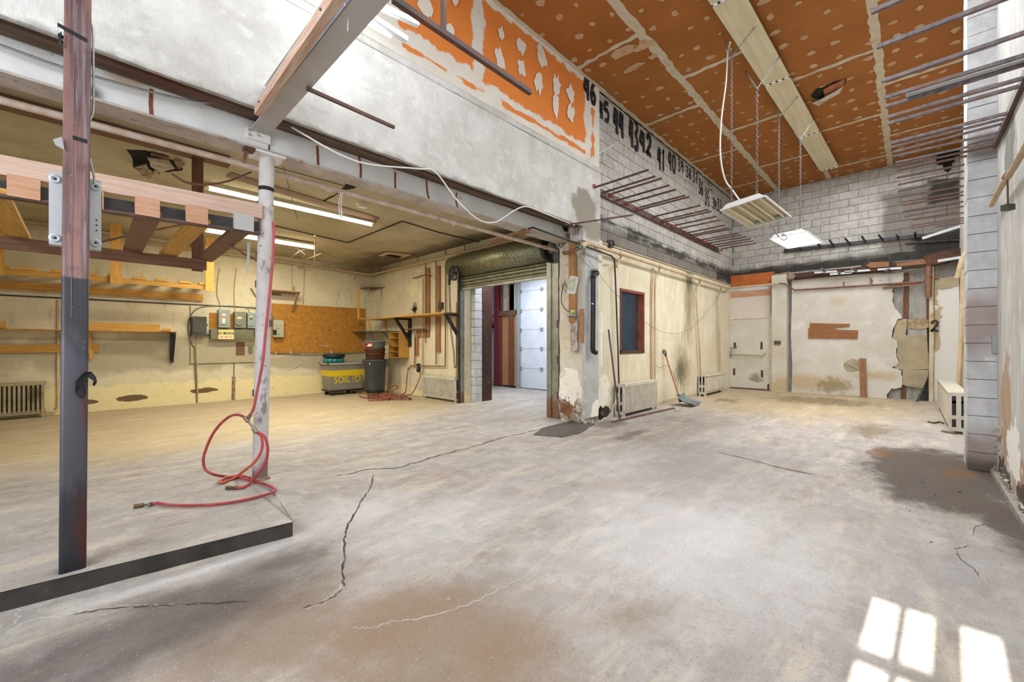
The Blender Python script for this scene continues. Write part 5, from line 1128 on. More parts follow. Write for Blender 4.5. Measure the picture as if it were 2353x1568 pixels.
vj = [892,846,804,757,710,662,615]; zj = [P(1268,v,x=9.4).z for v in (898,850,802,756,709,662,615)]
for i in range(6):
    z0_, z1_ = zj[i], zj[i+1]; MB().box(9.4,9.45,y1_-3.1,y1_,z0_+.004,z1_-.004).build('panel', m_sect, t)
    for y in (P(1245,700,x=9.4).y, P(1195.5,700,x=9.4).y-.03):
        q = MB().box(9.37,9.4,y-.05,y+.05,z1_-.05,z1_+.05); q.build('hinge', m_egrey, t)
# ================================================================ CORNER PILLAR
t = thing('corner_pillar', 'peeling plaster pillar at the corner between the bays', 'pillar', (6.05,4.2,0))
def rough_box(x0,x1,y0,y1,z0,z1,n=24,amp=.012):
    q = MB(); vs = []; ring = []
    for s_ in range(4):
        a = [(x0,y0),(x1,y0),(x1,y1),(x0,y1)][s_]; b = [(x1,y0),(x1,y1),(x0,y1),(x0,y0)][s_]
        ring += [(a[0]+(b[0]-a[0])*k/4, a[1]+(b[1]-a[1])*k/4) for k in range(4)]
    m_ = len(ring)
    for i in range(n+1):
        z = z0+(z1-z0)*i/n; g = amp*(2.2 if z < .6 else 1)
        vs += [(x+random.uniform(-g,g), y+random.uniform(-g,g), z) for x, y in ring]
    q._add(vs, [(i*m_+k, i*m_+(k+1)%m_, (i+1)*m_+(k+1)%m_, (i+1)*m_+k) for i in range(n) for k in range(m_)]); q._add(vs[-m_:], [tuple(range(m_))]); return q
rough_box(5.9,6.17,3.97,4.5,0,3.66).build('plaster_core', m_pillar, t)
q = MB(); q.box(5.86,6.27,3.93,3.99,.1,3.0); q.build('grey_corner_strip', m_ppil, t)
rough_box(6.27,6.42,3.95,4.0,.0,3.2,20,.006).build('plaster_edge', m_cream, t)
q = MB(); q._add(jag([(6.29,3.94,.02),(6.45,3.94,.02),(6.46,3.94,.2),(6.38,3.94,.28),(6.3,3.94,.22)],.02,2,(0,1,0)), [tuple(range(9))]); q.build('broken_hole', m_hole, t)
for i in range(26):
    c = Vector((random.choice([5.87,random.uniform(5.9,6.5)]), random.uniform(3.88,4.4), random.uniform(0,.03))); r = random.uniform(.02,.06)
    q = MB(); q._add([c+Vector((random.uniform(-r,r),random.uniform(-r,r),random.uniform(0,r))) for _ in range(5)],[(0,1,2),(0,2,3),(0,3,4),(1,2,4),(2,3,4)]); q.build('fallen_plaster', m_flake, t)
PX_ = 5.86
def sh(label, name, cat, fn):
    t = thing(name, label, cat, (PX_,4.2,2)); fn(t); return t
def f(t): 
    hbox(MB(), 1310,552,1325,740, PX_+.0, .04).build('board', m_orange_z, t)
sh('orange-brown board fixed up the peeling pillar behind the grey plate', 'wall_batten', 'lumber', f)
sh('short orange batten on the pillar left of the black pipe', 'wall_batten', 'lumber', lambda t: hbox(MB(), 1334,711,1342,787, PX_, .03).build('board', m_orange_z, t))
sh('narrow grey scrap board low on the pillar under the socket', 'wall_batten', 'lumber', lambda t: hbox(MB(), 1313,735,1329,808, PX_+.01, .03).build('board', M('grey_scrap','#bdb7b0',.8,var=('#7d5a48',8)), t))
def f(t):
    c = P(1315,655,x=PX_-.06); a = math.radians(14); dy, dz = .085, .15
    pts = []
    for sx_, sz_, a0 in ((1,1,0),(-1,1,90),(-1,-1,180),(1,-1,270)):
        for k in range(4):
            th = math.radians(a0+30*k); y_, z_ = sx_*(dy-.03)+.03*math.cos(th), sz_*(dz-.03)+.03*math.sin(th)
            pts.append(c+Vector((0, y_*math.cos(a)-z_*math.sin(a), y_*math.sin(a)+z_*math.cos(a))))
    MB().prism(pts, (.03,0,0)).build('frame', m_whitem, t); MB().prism([c+(p-c)*.82+Vector((-.004,0,0)) for p in pts], (.004,0,0)).build('plate', M('grey_green_plate','#8b9e9b',.4,var=('#c9c9a5',14)), t)
sh('tilted grey-green rounded plate hung on the pillar', 'wall_plate', 'plate', f)
def f(t):
    hbox(MB(), 1309,713,1325,727, PX_-.04, .05).build('box', m_egrey, t)
    c = P(1317,717,x=PX_-.1); MB().lathe((c.x-.02,c.y,c.z),[(0,-.03),(.02,-.03),(.028,0),(.028,.04),(0,.04)],12,'x').build('yellow_plug', m_yelp, t)
sh('grey socket box with a yellow plug on the pillar', 'socket_box', 'outlet', f)
cable('black cord from the yellow plug up along the door angle', [P(u,v,x=PX_-.09) for u,v in ((1314,717),(1302,714),(1292,700),(1290,680),(1297,650),(1301,660))], .008, m_dcable)
cable('pale loop of wire under the pillar socket', [P(u,v,x=PX_-.06) for u,v in ((1303,724),(1308,732),(1318,732),(1323,727))], .008, m_tcable)
cable('white wire down the pillar past the grey plate', [P(u,v,x=PX_-.08) for u,v in ((1270,548),(1285,570),(1296,600),(1288,630),(1286,655),(1294,676))], .007, m_wcable)
cable('tan wires fanning over the pillar top', [P(u,v,x=PX_-.05) for u,v in ((1290,560),(1303,585),(1315,575),(1316,610),(1317,634))], .008, m_tcable)
cable('slanted tan wire from the pillar to the cream wall', [P(1295,562,x=5.8),P(1330,590,x=5.84),P(1352,612,y=3.9),P(1375,633,y=3.92)], .006, m_tcable)
cable('thin dark wire sagging before the small window', [P(u,v,y=3.9) for u,v in ((1352,598),(1400,660),(1430,690),(1475,735),(1520,762),(1560,766),(1600,745),(1645,690),(1662,655))], .003, m_dcable)
t = thing('drain_pipe', 'thick glossy black pipe standing off the corner pillar', 'pipe', P(1363,720,y=3.86))
yq = 3.85; MB().tube(smooth([P(1363,640,y=yq),P(1363,720,y=yq),P(1362,800,y=yq)],3)+smooth([P(1363,808,y=yq),P(1370,811,y=3.84)],2), .042, 16).build('pipe', m_black, t)
MB().tube([P(1363,640,y=yq),P(1365,630,y=3.88),P(1372,628,y=3.93)], .045, 14).build('elbow', m_dark, t); MB().lathe(P(1367,624,y=3.88),[(.06,0),(.06,.03),(0,.03)],12).build('collar', m_chain, t)
a,b = P(1360,697,y=3.8),P(1364,700,y=3.8); MB().box(a.x,b.x,3.8,3.806,b.z,a.z).build('label_sticker', m_white, t)
# pipes turning round the pillar
t = thing('overhead_pipe', 'orange-brown pipe elbow joining the white pipe to the wall pipe', 'pipe', P(1300,580,x=5.75))
MB().tube([P(1290,579,y=4.62), P(1297,583,y=4.3), P(1325,573,y=3.85), P(1338,567,y=3.82)], .03, 12).build('pipe', m_opipe, t)
MB().tube([P(1327,572,y=3.85),P(1334,569,y=3.84)], .037, 12).build('green_tape', M('green_tape','#1f6b55',.5), t)
MB().tube([P(1336,568,y=3.83), P(1344,561,y=3.82), P(1352,560,y=3.84)], .045, 12).build('elbow', m_cpipe, t)
t = thing('wall_pipe', 'cream pipe along the cream wall with drops to the radiators', 'pipe', P(1500,600,y=3.9))
a = P(1352,560,y=3.88); b = P(1672,663,y=3.88)
MB().tube([a, b], .028, 12).build('pipe', m_cpipe, t)
def onp(u): 
    q = P(u, 560+(u-1352)*.322, y=3.88); return q
for u, pts in ((1426,[(1427,590),(1421,603),(1417,614)]),(1516,[(1514,628),(1506,640),(1505,655),(1505,760),(1505,872)]),(1608,[(1608,652),(1602,662),(1600,690),(1608,800),(1611,900),(1620,910)]),(1657,[(1657,668),(1651,680),(1653,760),(1656,852)])):
    o = onp(u); MB().tube([o-Vector((.05,0,0)), o+Vector((.05,0,0))], .038, 12).build('tee', m_cpipe, t)
    MB().tube([o]+[P(x, y, y=3.92) for x, y in pts], .022, 10).build('drop_pipe', m_cpipe, t)
for u in (1455, 1540, 1560, 1640): o = onp(u); MB().tube([o, o+Vector((0,.1,.05))], .012, 6).build('hanger', m_opipe, t)
t = thing('wall_pipe', 'thin paired upright pipe between the window and the shovel', 'pipe', P(1498,760,y=3.95)); MB().tube([P(1500,616,y=3.96),P(1498,700,y=3.96),P(1499,872,y=3.96)], .016, 8).build('pipe', m_cpipe, t)
t = thing('conduit', 'dark conduit running under the beam and down beside the window', 'pipe', P(1412,600,y=3.85))
MB().tube([P(1215,526,y=4.22), P(1224,523,y=4.22), P(1343,565,y=3.84), P(1404,588,y=3.82), P(1412,596,y=3.9), P(1414,640,y=3.93), P(1420,800,y=3.93), P(1424,962,y=3.93)], .016, 8).build('conduit', m_dcable, t)
t = thing('timber_piece', 'orange board end poking out under the beam by the roll-up drum', 'lumber', P(1180,545,y=4.4)); MB().bar(P(1127,555,z=3.2), P(1215,531,z=3.1), .12, .03).build('board', m_pale_y if 0 else m_redwood, t)
q = MB(); pts = [P(u,v,y=4.322) for u,v in crop(1190,380,7.128,[(720,980),(830,940),(990,960),(1050,1000),(1000,1080),(960,1090),(890,1150),(830,1110),(760,1080)])]; q._add(jag(pts+[pts[0]],.008,3,(0,1,0)), [tuple(range(len(pts)*3))]); q.build('dark_break', m_hole, bpy.data.objects['steel_beam'])
t = thing('hanging_wires', 'rusty wire ends dangling from the broken beam end', 'wire', P(1320,520,y=4.2))
for (u0,v0,u1,v1) in ((1309,512,1308,535),(1319,515,1317,542),(1321,515,1323,540),(1328,512,1330,560)):
    MB().tube([P(u0,v0,y=4.0),P(u1,v1,y=4.05)], .008, 6).build('wire_end', m_opipe, t)
# ================================================================ CREAM WALL
wn = MB(); wn.box(wx0, wx1, WY+.1, WY+.11, wz0, wz1); win = wn.build('window_3', m_gl, label='dark window with a maroon frame in the cream wall', kind=S)
m_mar = M('maroon_frame_paint', '#6d2b26', .6, var=('#8a4a34', 8))
for a in ((wx0-.01,wx0+.02,wz0,wz1),(wx1-.02,wx1+.03,wz0,wz1),(wx0-.01,wx1+.03,wz1-.02,wz1+.03),(wx0-.01,wx1+.03,wz0-.03,wz0+.03)):
    MB().box(a[0],a[1],WY-.015,WY+.16,a[2],a[3]).build('window_frame', m_mar if a[2] > 1.5 or a[3] > 2 else m_oldsteel, win)
MB().box(9.5, 9.6, 4.2, 5.35, 0, 3.3).build('shade_panel', M('shade_panel','#3f4c58',.6,var=('#2f3943',3)), w_an)  # dark panel added, its colour stands for shade seen through the window
t = thing('snow_shovel', 'snow shovel with grey blade and wooden shaft leaning on the cream wall', 'shovel', P(1565,935,z=0))
h0 = P(1530,818,y=3.93); sb = P(1560,912,y=3.72); bt = P(1567,938,z=.01)
MB().tube([h0, h0.lerp(sb,.5), sb], .017, 8).build('shaft', M('worn_ash_shaft','#b07a50',.6), t)
g = MB(); d_ = (sb-h0).normalized(); side = Vector((1,0,0)); g.tube([h0+d_*.02, h0-d_*.05-side*.05, h0-d_*.12-side*.05, h0-d_*.14, h0-d_*.12+side*.05, h0-d_*.05+side*.05, h0+d_*.02], .014, 6); g.build('d_grip', m_black, t)
bl = MB(); n1, n2 = 10, 6; ud = (Vector((bt.x, 3.45, .0))-Vector((sb.x,sb.y,sb.z))); 
top_, bot_ = sb+Vector((0,0,.03)), Vector((sb.x+.02, 3.36, .012))
vs = []
for j in range(n2+1):
    f_ = j/n2; c = top_.lerp(bot_, f_)+Vector((0,.07*math.sin(f_*math.pi),-.03*math.sin(f_*math.pi)))
    for i in range(n1+1):
        s_ = (i/n1-.5)*(.44+.08*f_); vs.append(c+Vector((s_, -.5*s_*s_-(.008 if i % 2 else 0), .9*s_*s_)))
vs2 = [v+Vector((0,.006,.006)) for v in vs]; m_ = n1+1; N_ = len(vs)
fs = [(j*m_+i, j*m_+i+1, (j+1)*m_+i+1, (j+1)*m_+i) for j in range(n2) for i in range(n1)]
bl._add(vs+vs2, fs+[tuple(N_+k for k in f[::-1]) for f in fs], True); bl.build('blade', M('grey_green_blade','#5d6766',.5,var=('#7a8482',6)), t)
MB().tube([sb-d_*.06, sb+d_*.12], [.022,.035], 8).build('socket', m_dark, t)
t = thing('push_broom', 'long rusty pole standing on a flat bar laid along the radiator', 'broom', P(1424,965,z=0))
MB().bar(P(1407,970,z=.015), P(1548,938,z=.015), .05, .025).build('floor_bar', M('rusty_brown_bar','#7d6350',.8,var=('#5d4436',9)), t); pq = P(1424,966,z=.02)
MB().tube([pq, Vector((pq.x+.06, 3.93, 1.62))], .015, 8).build('pole', m_rust, t)
cable('loose wire on the floor by the shovel blade', [P(u,v,z=.01) for u,v in ((1548,938),(1556,946),(1566,936),(1572,930))], .006, m_tcable)
cable('short wire curling off the wall above the shovel', [P(u,v,y=3.95) for u,v in ((1503,820),(1505,838),(1516,845),(1530,840),(1545,855),(1553,875))], .004, m_dcable)
cable('pale cord falling beside the broom pole to the floor', [P(u,v,y=3.88) for u,v in ((1424,890),(1418,915),(1410,935),(1406,962))], .006, m_wcable)
t = thing('wall_hook', 'small black fitting high on the cream wall by the pillar', 'hook', P(1403,563,y=WY)); c = P(1403,563,y=WY-.02)
MB().box(c.x-.07,c.x+.05,WY-.06,WY,c.z-.05,c.z+.02).build('base', m_black, t); MB().tube([c+Vector((-.1,0,.05)), c+Vector((0,-.05,.07)), c+Vector((.06,-.04,0))], .02, 6).build('arm', m_dark, t)
for (u, v, r) in ((1379,615,.07),(1373,806,.04)):
    t = thing('pipe_hole', 'small round dark hole in the cream wall %s' % ('near the pillar top' if v < 700 else 'below the black pipe'), 'hole', P(u,v,y=WY-.003)); q = MB(); q._add(blob(P(u,v,y=WY-.003), r*1.6, r, (0,-1,0), 10, .2), [tuple(range(10))]); q.build('opening', m_dark, t)
# studs telegraphing: thin battens
for i,u in enumerate((1443,1528,1545,1585,1630,1655)):
    pass
# ---- pipe rack on the upper block wall
t = thing('rod_rack', 'wall rack of rusty rods projecting from the numbered block wall', 'rack', (6.4,3.9,4.1))
rz = 4.12; MB().box(6.34, 12.7, 3.95, 3.99, rz-.12, rz-.0).build('wall_bar', m_oldsteel, t)
tips = crop(1200,100,3.136,[(912,910),(960,957),(1008,972),(1060,1022),(1108,1053),(1175,1095),(1203,1106),(1287,1167),(1343,1197),(1363,1210),(1400,1247),(1430,1272),(1462,1310),(1490,1328),(1507,1337),(1553,1368),(1575,1380),(1612,1392),(1647,1408),(1665,1422),(1682,1440)])
for i, (u, v) in enumerate(tips):
    a = P(u, v, y=3.02+.0*i); a = P(u, v, z=rz-.02+.03*((i*7)%3-1)); a.y = max(2.85, min(a.y, 3.3)); a = P(u, v, y=a.y)
    MB().bar(a, (a.x+.02, 3.96, a.z-.01), .026, .026).build('rod', m_rust, t)
    if i % 2 == 0: MB().box(a.x-.02,a.x+.04,3.9,3.95,rz-.07,rz-.01).build('weld_lug', M('rusty_lug_red','#a05a48',.7) if i == 0 else bpy.data.materials['rusty_lug_red'], t)
# ---- spray painted numbers
GL = {'0':[[(.5,1),(.15,.8),(.08,.4),(.3,0),(.7,.02),(.92,.4),(.85,.8),(.5,1)]],'1':[[(.35,.8),(.6,1),(.55,.5),(.6,0)]],
 '2':[[(.1,.75),(.35,1),(.75,.95),(.8,.65),(.4,.3),(.1,.05),(.5,.12),(.95,0)]],'3':[[(.1,.95),(.6,1),(.85,.8),(.45,.55),(.9,.35),(.8,.05),(.4,-.02),(.1,.12)]],
 '4':[[(.35,1),(.1,.4),(.95,.42)],[(.75,.95),(.7,.45),(.75,-.05)]],'5':[[(.9,1),(.3,.97),(.2,.55),(.65,.6),(.9,.35),(.7,.02),(.15,.0)]],
 '6':[[(.8,1),(.35,.75),(.12,.3),(.4,0),(.8,.1),(.85,.4),(.5,.5),(.18,.3)]],'7':[[(.05,.95),(.9,1),(.6,.5),(.45,0)],[(.25,.5),(.8,.52)]],
 '8':[[(.5,.55),(.15,.8),(.5,1),(.85,.8),(.5,.55),(.1,.25),(.5,0),(.9,.25),(.5,.55)]],'9':[[(.85,.75),(.5,1),(.12,.75),(.4,.5),(.85,.75),(.8,.3),(.6,0)]],
 'H':[[(.1,1),(.1,0)],[(.1,.5),(.9,.5)],[(.9,1),(.9,0)]],'i':[[(.5,.6),(.5,0)],[(.5,.85),(.5,.95)]],'!':[[(.5,1),(.5,.35)],[(.5,.1),(.5,0)]]}
def spray(s_, u0, u1, v0, v1, y, wd, par, nm='painted_number'):
    wd *= 1.25
    uc = (u0+u1)/2; xa_, xb_ = P(u0,500,y=y).x, P(u1,500,y=y).x; zt_, zb_ = P(uc,v0,y=y).z, P(uc,v1,y=y).z; n = len(s_); cw = (xb_-xa_)/n
    q = MB()
    for i, ch in enumerate(s_):
        for k_, st in enumerate(GL[ch]):
            q.ribbon([p+Vector((0,-.0006*(k_+i),0)) for p in smooth([Vector((xa_+cw*(i+.12+.76*a), y, zb_+(zt_-zb_)*b)) for a, b in st], 5)], wd, (0,-1,0))
    q.build(nm, m_spray, par)
spray('46', 1341, 1370, 183, 232, 3.944, .1, w_up)
for s_, u0, u1, v0, v1, wd in (('4',1376,1386,232,270,.1),('5',1386,1401,237,277,.1),('44',1409,1434,253,309,.12),('43',1445,1467,278,339,.12),('42',1469,1498,306,352,.13),('41',1511,1528,342,390,.1),('40',1535,1553,352,392,.09),
    ('39',1557,1571,368,395,.055),('38',1575,1589,386,408,.055),('37',1591,1604,396,420,.055),('36',1605,1616,414,446,.07),('35',1619,1630,438,471,.07),('34',1637,1647,458,480,.07),('33',1647,1659,460,486,.07),('Hi!',1627,1637,420,430,.03)):
    spray(s_, u0, u1, v0, v1, WY-.006, wd, w_win)
a, b = P(1627,434,y=WY-.006), P(1637,438,y=WY-.006); MB().ribbon([a, b], .04, (0,-1,0)).build('painted_number', m_spray, w_win)
# ================================================================ FAR WALL
FP = 14.04
def fpoly(name, pts, d, mat, x=FP, sc=(2020,560,3.92), jg=.0, par=None):
    pp = [P(u,v,x=x) for u,v in crop(*sc, pts)]
    for p in pp: p.z = max(p.z, -.01)
    if jg: pp = [p-Vector((p.x-pp[0].x,0,0)) for p in jag(pp+[pp[0]], jg, 4)[:-1]]
    return MB().prism(pp, (d,0,0)).build(name, mat, par or w_far)
fpoly('plaster_sheet', [(-790,315),(-300,290),(220,262),(225,330),(135,380),(115,420),(130,480),(125,545),(165,600),(210,660),(155,690),(130,760),(120,850),(170,900),(155,1010),(185,1070),(125,1120),(205,1140),(210,1265),(215,1300),(110,1310),(70,1370),(70,1400),(-100,1420),(-790,1400)], .06, m_farpl, 13.98, jg=.02)
fpoly('beige_board', [(150,690),(250,680),(250,720),(235,830),(445,830),(450,1135),(210,1135),(120,1130),(185,1070),(155,1010),(170,900),(120,850)], .04, m_beige, 14.02, jg=.01)
fpoly('beige_board', [(258,682),(450,680),(448,760),(350,775),(300,765),(258,775)], .04, M('crumbled_board','#bba887',.9,var=('#8a7453',12),bump=(20,.6)), 14.03, jg=.012)
fpoly('beige_board', [(212,1138),(446,1138),(440,1200),(390,1305),(330,1295),(250,1285),(212,1270)], .04, m_beige, 14.0, jg=.006)
fpoly('stud', [(232,262),(270,262),(262,680),(212,660),(216,500)], .05, m_brown_z, 14.05)
fpoly('stud', [(195,1285),(243,1285),(240,1415),(195,1412)], .05, m_brown_z, 14.05); fpoly('stud', [(425,490),(455,500),(452,680),(425,680)], .05, m_brown_z, 14.05)
fpoly('dark_gap', [(430,760),(452,760),(450,1000),(440,970)], .01, m_hole, 14.0); fpoly('dark_gap', [(258,775),(445,765),(445,830),(258,830)], .02, m_mouldy, 14.04)
fpoly('dark_gap', [(360,1420),(440,1260),(448,1440)], .03, m_dark, 14.03)
fpoly('corner_post', [(448,205),(495,205),(490,520),(494,800),(488,1200),(490,1450),(448,1450),(452,700)], .14, M('tan_streaked_post','#b59b68',.8,var=('#d1c9b6',5,(1,1,.6)),layers=[L_('#8e7442',.58,.66,3)]), 13.9)
fpoly('plaster_sheet', [(495,330),(720,300),(722,1330),(625,1320),(530,1400),(520,1440),(490,1420)], .05, M('right_far_plaster', '#dad7d0', .85, layers=[L_('#b3a27f', -.02, .02, 5, d=8, amp=.3, boxes=[(14,-.22,2.7,.5,.25,.42),(14,-.12,1.4,.5,.18,1.3),(14,-.3,1.7,.5,.22,.5)])]), 13.98, jg=.01)
fpoly('broken_plaster', [(500,320),(700,290),(722,320),(715,380),(640,400),(560,410),(500,400)], .05, m_beige, 13.96, jg=.012)
fpoly('rubble', [(535,1440),(560,1400),(620,1395),(620,1470),(560,1470)], .06, m_flake, 13.9, jg=.012)
# charred header over the lower wall
t = thing('charred_header', 'charred and splintered timber header across the far wall', 'beam', (13.9,1,3.3))
zA, zB = 3.22, 3.42
MB().box(13.82, 13.97, -.3, 2.5, 3.2, 3.34).build('timber', m_char, t)
q = MB(); e = [P(u,v,x=13.85) for u,v in crop(1650,600,3.92,[(665,165),(720,130),(1000,95),(1290,60),(1290,25),(1540,10),(1620,10),(1900,-20),(1900,40),(1500,95),(1100,130),(680,170)])]; q.prism(e,(.1,0,0)); q.build('splintered_board', m_char, t)
for pts in ([(1330,-2+40),(1370,20),(1370,10),(1540,8),(1540,50),(1370,62)],[(1610,20),(1880,-15),(1880,25),(1610,52)]):
    q = MB(); q.prism([P(u,v,x=13.8) for u,v in crop(1650,600,3.92,pts)],(.04,0,0)); q.build('orange_board', m_redwood, t)
q = MB(); q.prism([P(u,v,x=13.78) for u,v in crop(2020,560,3.92,[(400,110),(770,30),(770,150),(740,115),(640,160),(470,195),(430,200)])],(.25,0,0)); q.build('broken_block', M('charred_brown','#6b4632',.9,var=('#3d2a20',6)), t)
q = MB(); q.prism([P(u,v,x=13.78) for u,v in crop(1650,600,3.92,[(560,110),(640,95),(700,130),(680,160),(600,165),(540,150)])],(.2,0,0)); q.build('broken_block', m_deb, t)
t = thing('angle_strips', 'white metal angle strips and tube ends under the charred header', 'metal strip', (13.7,1.5,3.2))
for a, b in (((868,106),(1070,93)),((1008,120),(1205,104)),((1140,100),(1370,82)),((1438,77),(1652,64))):
    (ua,va),(ub,vb) = crop(1650,600,3.92,[a,b]); MB().bar(P(ua,va,x=13.75), P(ub,vb,x=13.75), .02, .05).build('angle_strip', m_whitem, t)
for (a, b) in (((935,68),(970,100)),((1080,102),(1100,115)),((1207,68),(1255,95)),((1513,86),(1545,72))):
    (ua,va),(ub,vb) = crop(1650,600,3.92,[a,b]); MB().cyl(P(ua,va,x=13.55), P(ub,vb,x=13.8), .028, 10).build('tube_end', m_chain, t)
# peg rack
t = thing('peg_rack', 'dark steel bar with eight upright pegs on the far block wall', 'rack', P(1960,562,x=14))
a, b = P(1802,578,x=14.05), P(2117,543,x=14.05)
MB().prism([P(1802,574,x=14.08),P(2117,538,x=14.08),P(2117,546,x=14.08),P(1802,582,x=14.08)], (-.05,0,0)).build('bar', m_dark, t)
for (u0,v0,u1,v1) in ((1842,576,1836,569),(1886,568,1876,557),(1916,566,1906,552),(1953,561,1942,548),(1989,556,1980,543),(2028,552,2019,540),(2064,548,2060,539),(2103,544,2103,533)):
    MB().tube([P(u0,v0,x=14.0), P(u1,v1,x=13.7)], .022, 8).build('peg', m_dark, t)
t = thing('steel_bar', 'thin dark bar fixed low on the sooty far blocks', 'rod', P(2150,555,x=14)); MB().bar(P(2080,559,x=14.05), P(2222,550,x=14.05), .03, .04).build('bar', m_dark, t)
# door, transom, pilaster
PY0, PY1 = P(1773,800,x=13.72).y, P(1807,800,x=13.72).y
t = thing('pilaster', 'cream painted pilaster right of the far exit door', 'pillar', (13.8,2.6,0)); zt_ = P(1790,632,x=13.72).z
MB().box(13.72, 13.97, PY1, PY0, 0, zt_).build('shaft', m_pil, t)
t = thing('outlet_box', 'triple grey outlet on the pilaster beside the exit door', 'outlet', P(1786,788,x=13.7)); hbox(MB(), 1779,783,1794,793,13.72,.03).build('plate', m_ogrey, t)
for u in (1781,1786,1791): hbox(MB(), u,785,u+3,791,13.69,.006).build('socket', m_dark, t)
fa = lambda n, u0,v0,u1,v1,m_,d=.04,x=13.95,par=None: hbox(MB(), u0,v0,u1,v1,x,d).build(n, m_, par)
MB().box(13.98,14.1,PY0,4.0,0,3.25).build('door_surround', m_farpl, w_far)
t = thing('door_panel_over', 'painted plywood transom with orange bands over the exit door', 'panel', P(1725,680,x=13.95))
fa('orange_band', 1673,636,1780,651, m_orfas, .05, 13.98, t); fa('orange_edge', 1772,636,1780,718, m_orfas, .04, 13.98, t); fa('orange_edge', 1674,650,1679,710, m_orfas, .03, 13.98, t)
fa('grey_band', 1676,651,1773,664, m_pblock, .035, 13.98, t); fa('ply_band', 1676,666,1773,687, M('pinkish_ply','#cfa587',.8,var=('#b98a66',5,(1,.5,5))), .03, 13.98, t); fa('white_panel', 1678,686,1773,728, M('pinkish_white_panel','#d3c8bf',.7), .04, 13.98, t)
d1 = thing('door_1', 'dirty white exit door with a push bar at the far end', 'door', P(1720,900,x=13.9)); tag(d1, kind=S); del d1['category']
u0,u1,v0,v1 = 1677,1769,733,905
yy0, yy1 = P(u0,800,x=13.92).y, P(u1,800,x=13.92).y; ztd = P(1720,733,x=13.92).z
MB().box(13.88,13.93,yy1,yy0,.04,ztd).build('door_leaf', m_doorp, d1)
for a in ((yy0,yy0+.05,0,ztd+.06),(yy1-.07,yy1,0,ztd+.06),(yy1,yy0,ztd,ztd+.06)): MB().box(13.86,14.0,a[0],a[1],a[2],a[3]).build('door_frame', M('door_frame_paint','#c5b98d',.6,var=('#d8d4c8',8)), d1)
MB().box(13.84,14.0,yy1,yy0,0,.035).build('threshold', m_rust, d1)
for (u,v0_,v1_) in ((1688.5,787,799),(1750,786,803),(1687,847,862),(1751,851,868)):
    hbox(MB(), u-2,v0_,u+2.5,v1_,13.88,.02).build('rusty_plate', m_oldsteel, d1)
MB().tube([P(1678,815,x=13.78),P(1753,818,x=13.78),P(1757,812,x=13.86)], .02, 8).build('push_bar', M('brassy_bar','#a89a68',.4,.3), d1)
hbox(MB(), 1675,806,1682,820,13.88,.06).build('lock_case', m_egrey, d1); MB().tube([P(1676,800,x=13.8),P(1692,801,x=13.8),P(1693,796,x=13.82)], .014, 6).build('slide_bolt', m_chain, d1)
# pipe across the far wall
t = thing('wall_pipe', 'pipe crossing the far wall, cream over the door and rusty beyond', 'pipe', P(1750,655,x=13.6))
MB().tube([P(1672,663,y=3.88), P(1676,663,x=13.6), P(1790,652,x=13.62)], .03, 10).build('cream_pipe', m_cpipe, t)
MB().tube([P(1790,652,x=13.62), P(1803,652,x=13.62), P(1826,667,x=13.92), P(2122,648,x=13.92), P(2128,640,x=13.92), P(2158,638,x=13.92)], .024, 10).build('rusty_pipe', m_opipe, t)
t = thing('batten_scrap', 'loose brown stick below the rusty far wall pipe', 'lumber', P(2070,655,x=13.95)); MB().bar(P(2028,662,x=13.93), P(2118,652,x=13.93), .03, .05).build('stick', m_brown, t)
t = thing('drain_pipe', 'short orange-brown downpipe at the right of the far wall', 'pipe', P(2134,650,x=13.9)); MB().tube([P(2134,611,x=13.85), P(2133,682,x=13.85)], .06, 12).build('pipe', m_opipe, t)
for i, pts in enumerate(([(828,560),(1187,568),(1187,592),(1060,600),(828,605)],[(815,605),(1050,607),(1075,620),(1262,625),(1262,655),(815,655)],[(815,655),(1260,657),(1258,702),(815,697)])):
    lab = ('top tapered brown board on the far white plaster', 'middle notched brown board on the far white plaster', 'bottom straight brown board on the far white plaster')[i]
    t = thing('wall_board', lab, 'board', P(1915,760,x=13.97), 'three brown boards on the far wall'); MB().prism([P(u,v,x=13.975) for u,v in crop(1650,600,3.92,pts)], (-.03,0,0)).build('board', wood('wb%d' % i, '#9c6a3d', '#855330', (1,3,14)), t)
for n_ in (0,1,2): bpy.data.materials['wb%d' % n_].name = 'far_board_wood'
t = thing('plank', 'upright brown plank leaning against the far wall', 'board', P(1984,915,x=13.8)); q = MB(); a, b, c, d = P(1974,824,x=13.95), P(1990,824,x=13.95), P(1993,917,x=13.83), P(1977,917,x=13.83)
for p in (c, d): p.z = .005
q.prism([a,b,c,d], (-.03,0,0)); q.build('board', m_redwood, t)
t = thing('steel_plate', 'dark plate leaning at the foot of the broken far wall', 'plate', P(2115,915,x=13.7)); a,b,c,d = P(2132,868,x=13.95),P(2133,880,x=13.95),P(2111,924,x=13.7),P(2104,924,x=13.7)
for p in (c,d): p.z = .005
MB().prism([a,b,c,d],(-.02,0,0)).build('plate', m_dark, t)
t = thing('wall_hole', 'broken patch in the far plaster left of the upright plank', 'hole', P(1960,841,x=13.97)); c = P(1960,841,x=13.974); q = MB(); q._add(blob(c,.17,.18,(-1,0,0),14,.2), [tuple(range(14))]); q.build('bare_patch', m_beige, t)
MB().tube([c+Vector((-.01,.1,.05)),c+Vector((-.03,0,.0)),c+Vector((-.02,-.08,-.06))], .015, 6).build('torn_paper', m_flake, t)
for pts in ([(1164,190),(1168,190),(1168,228),(1164,228)],):
    pass
cable('small drooping strip on the far plaster below the header', [P(u,v,x=13.9) for u,v in ((1939,648),(1939,660))], .015, m_brown)
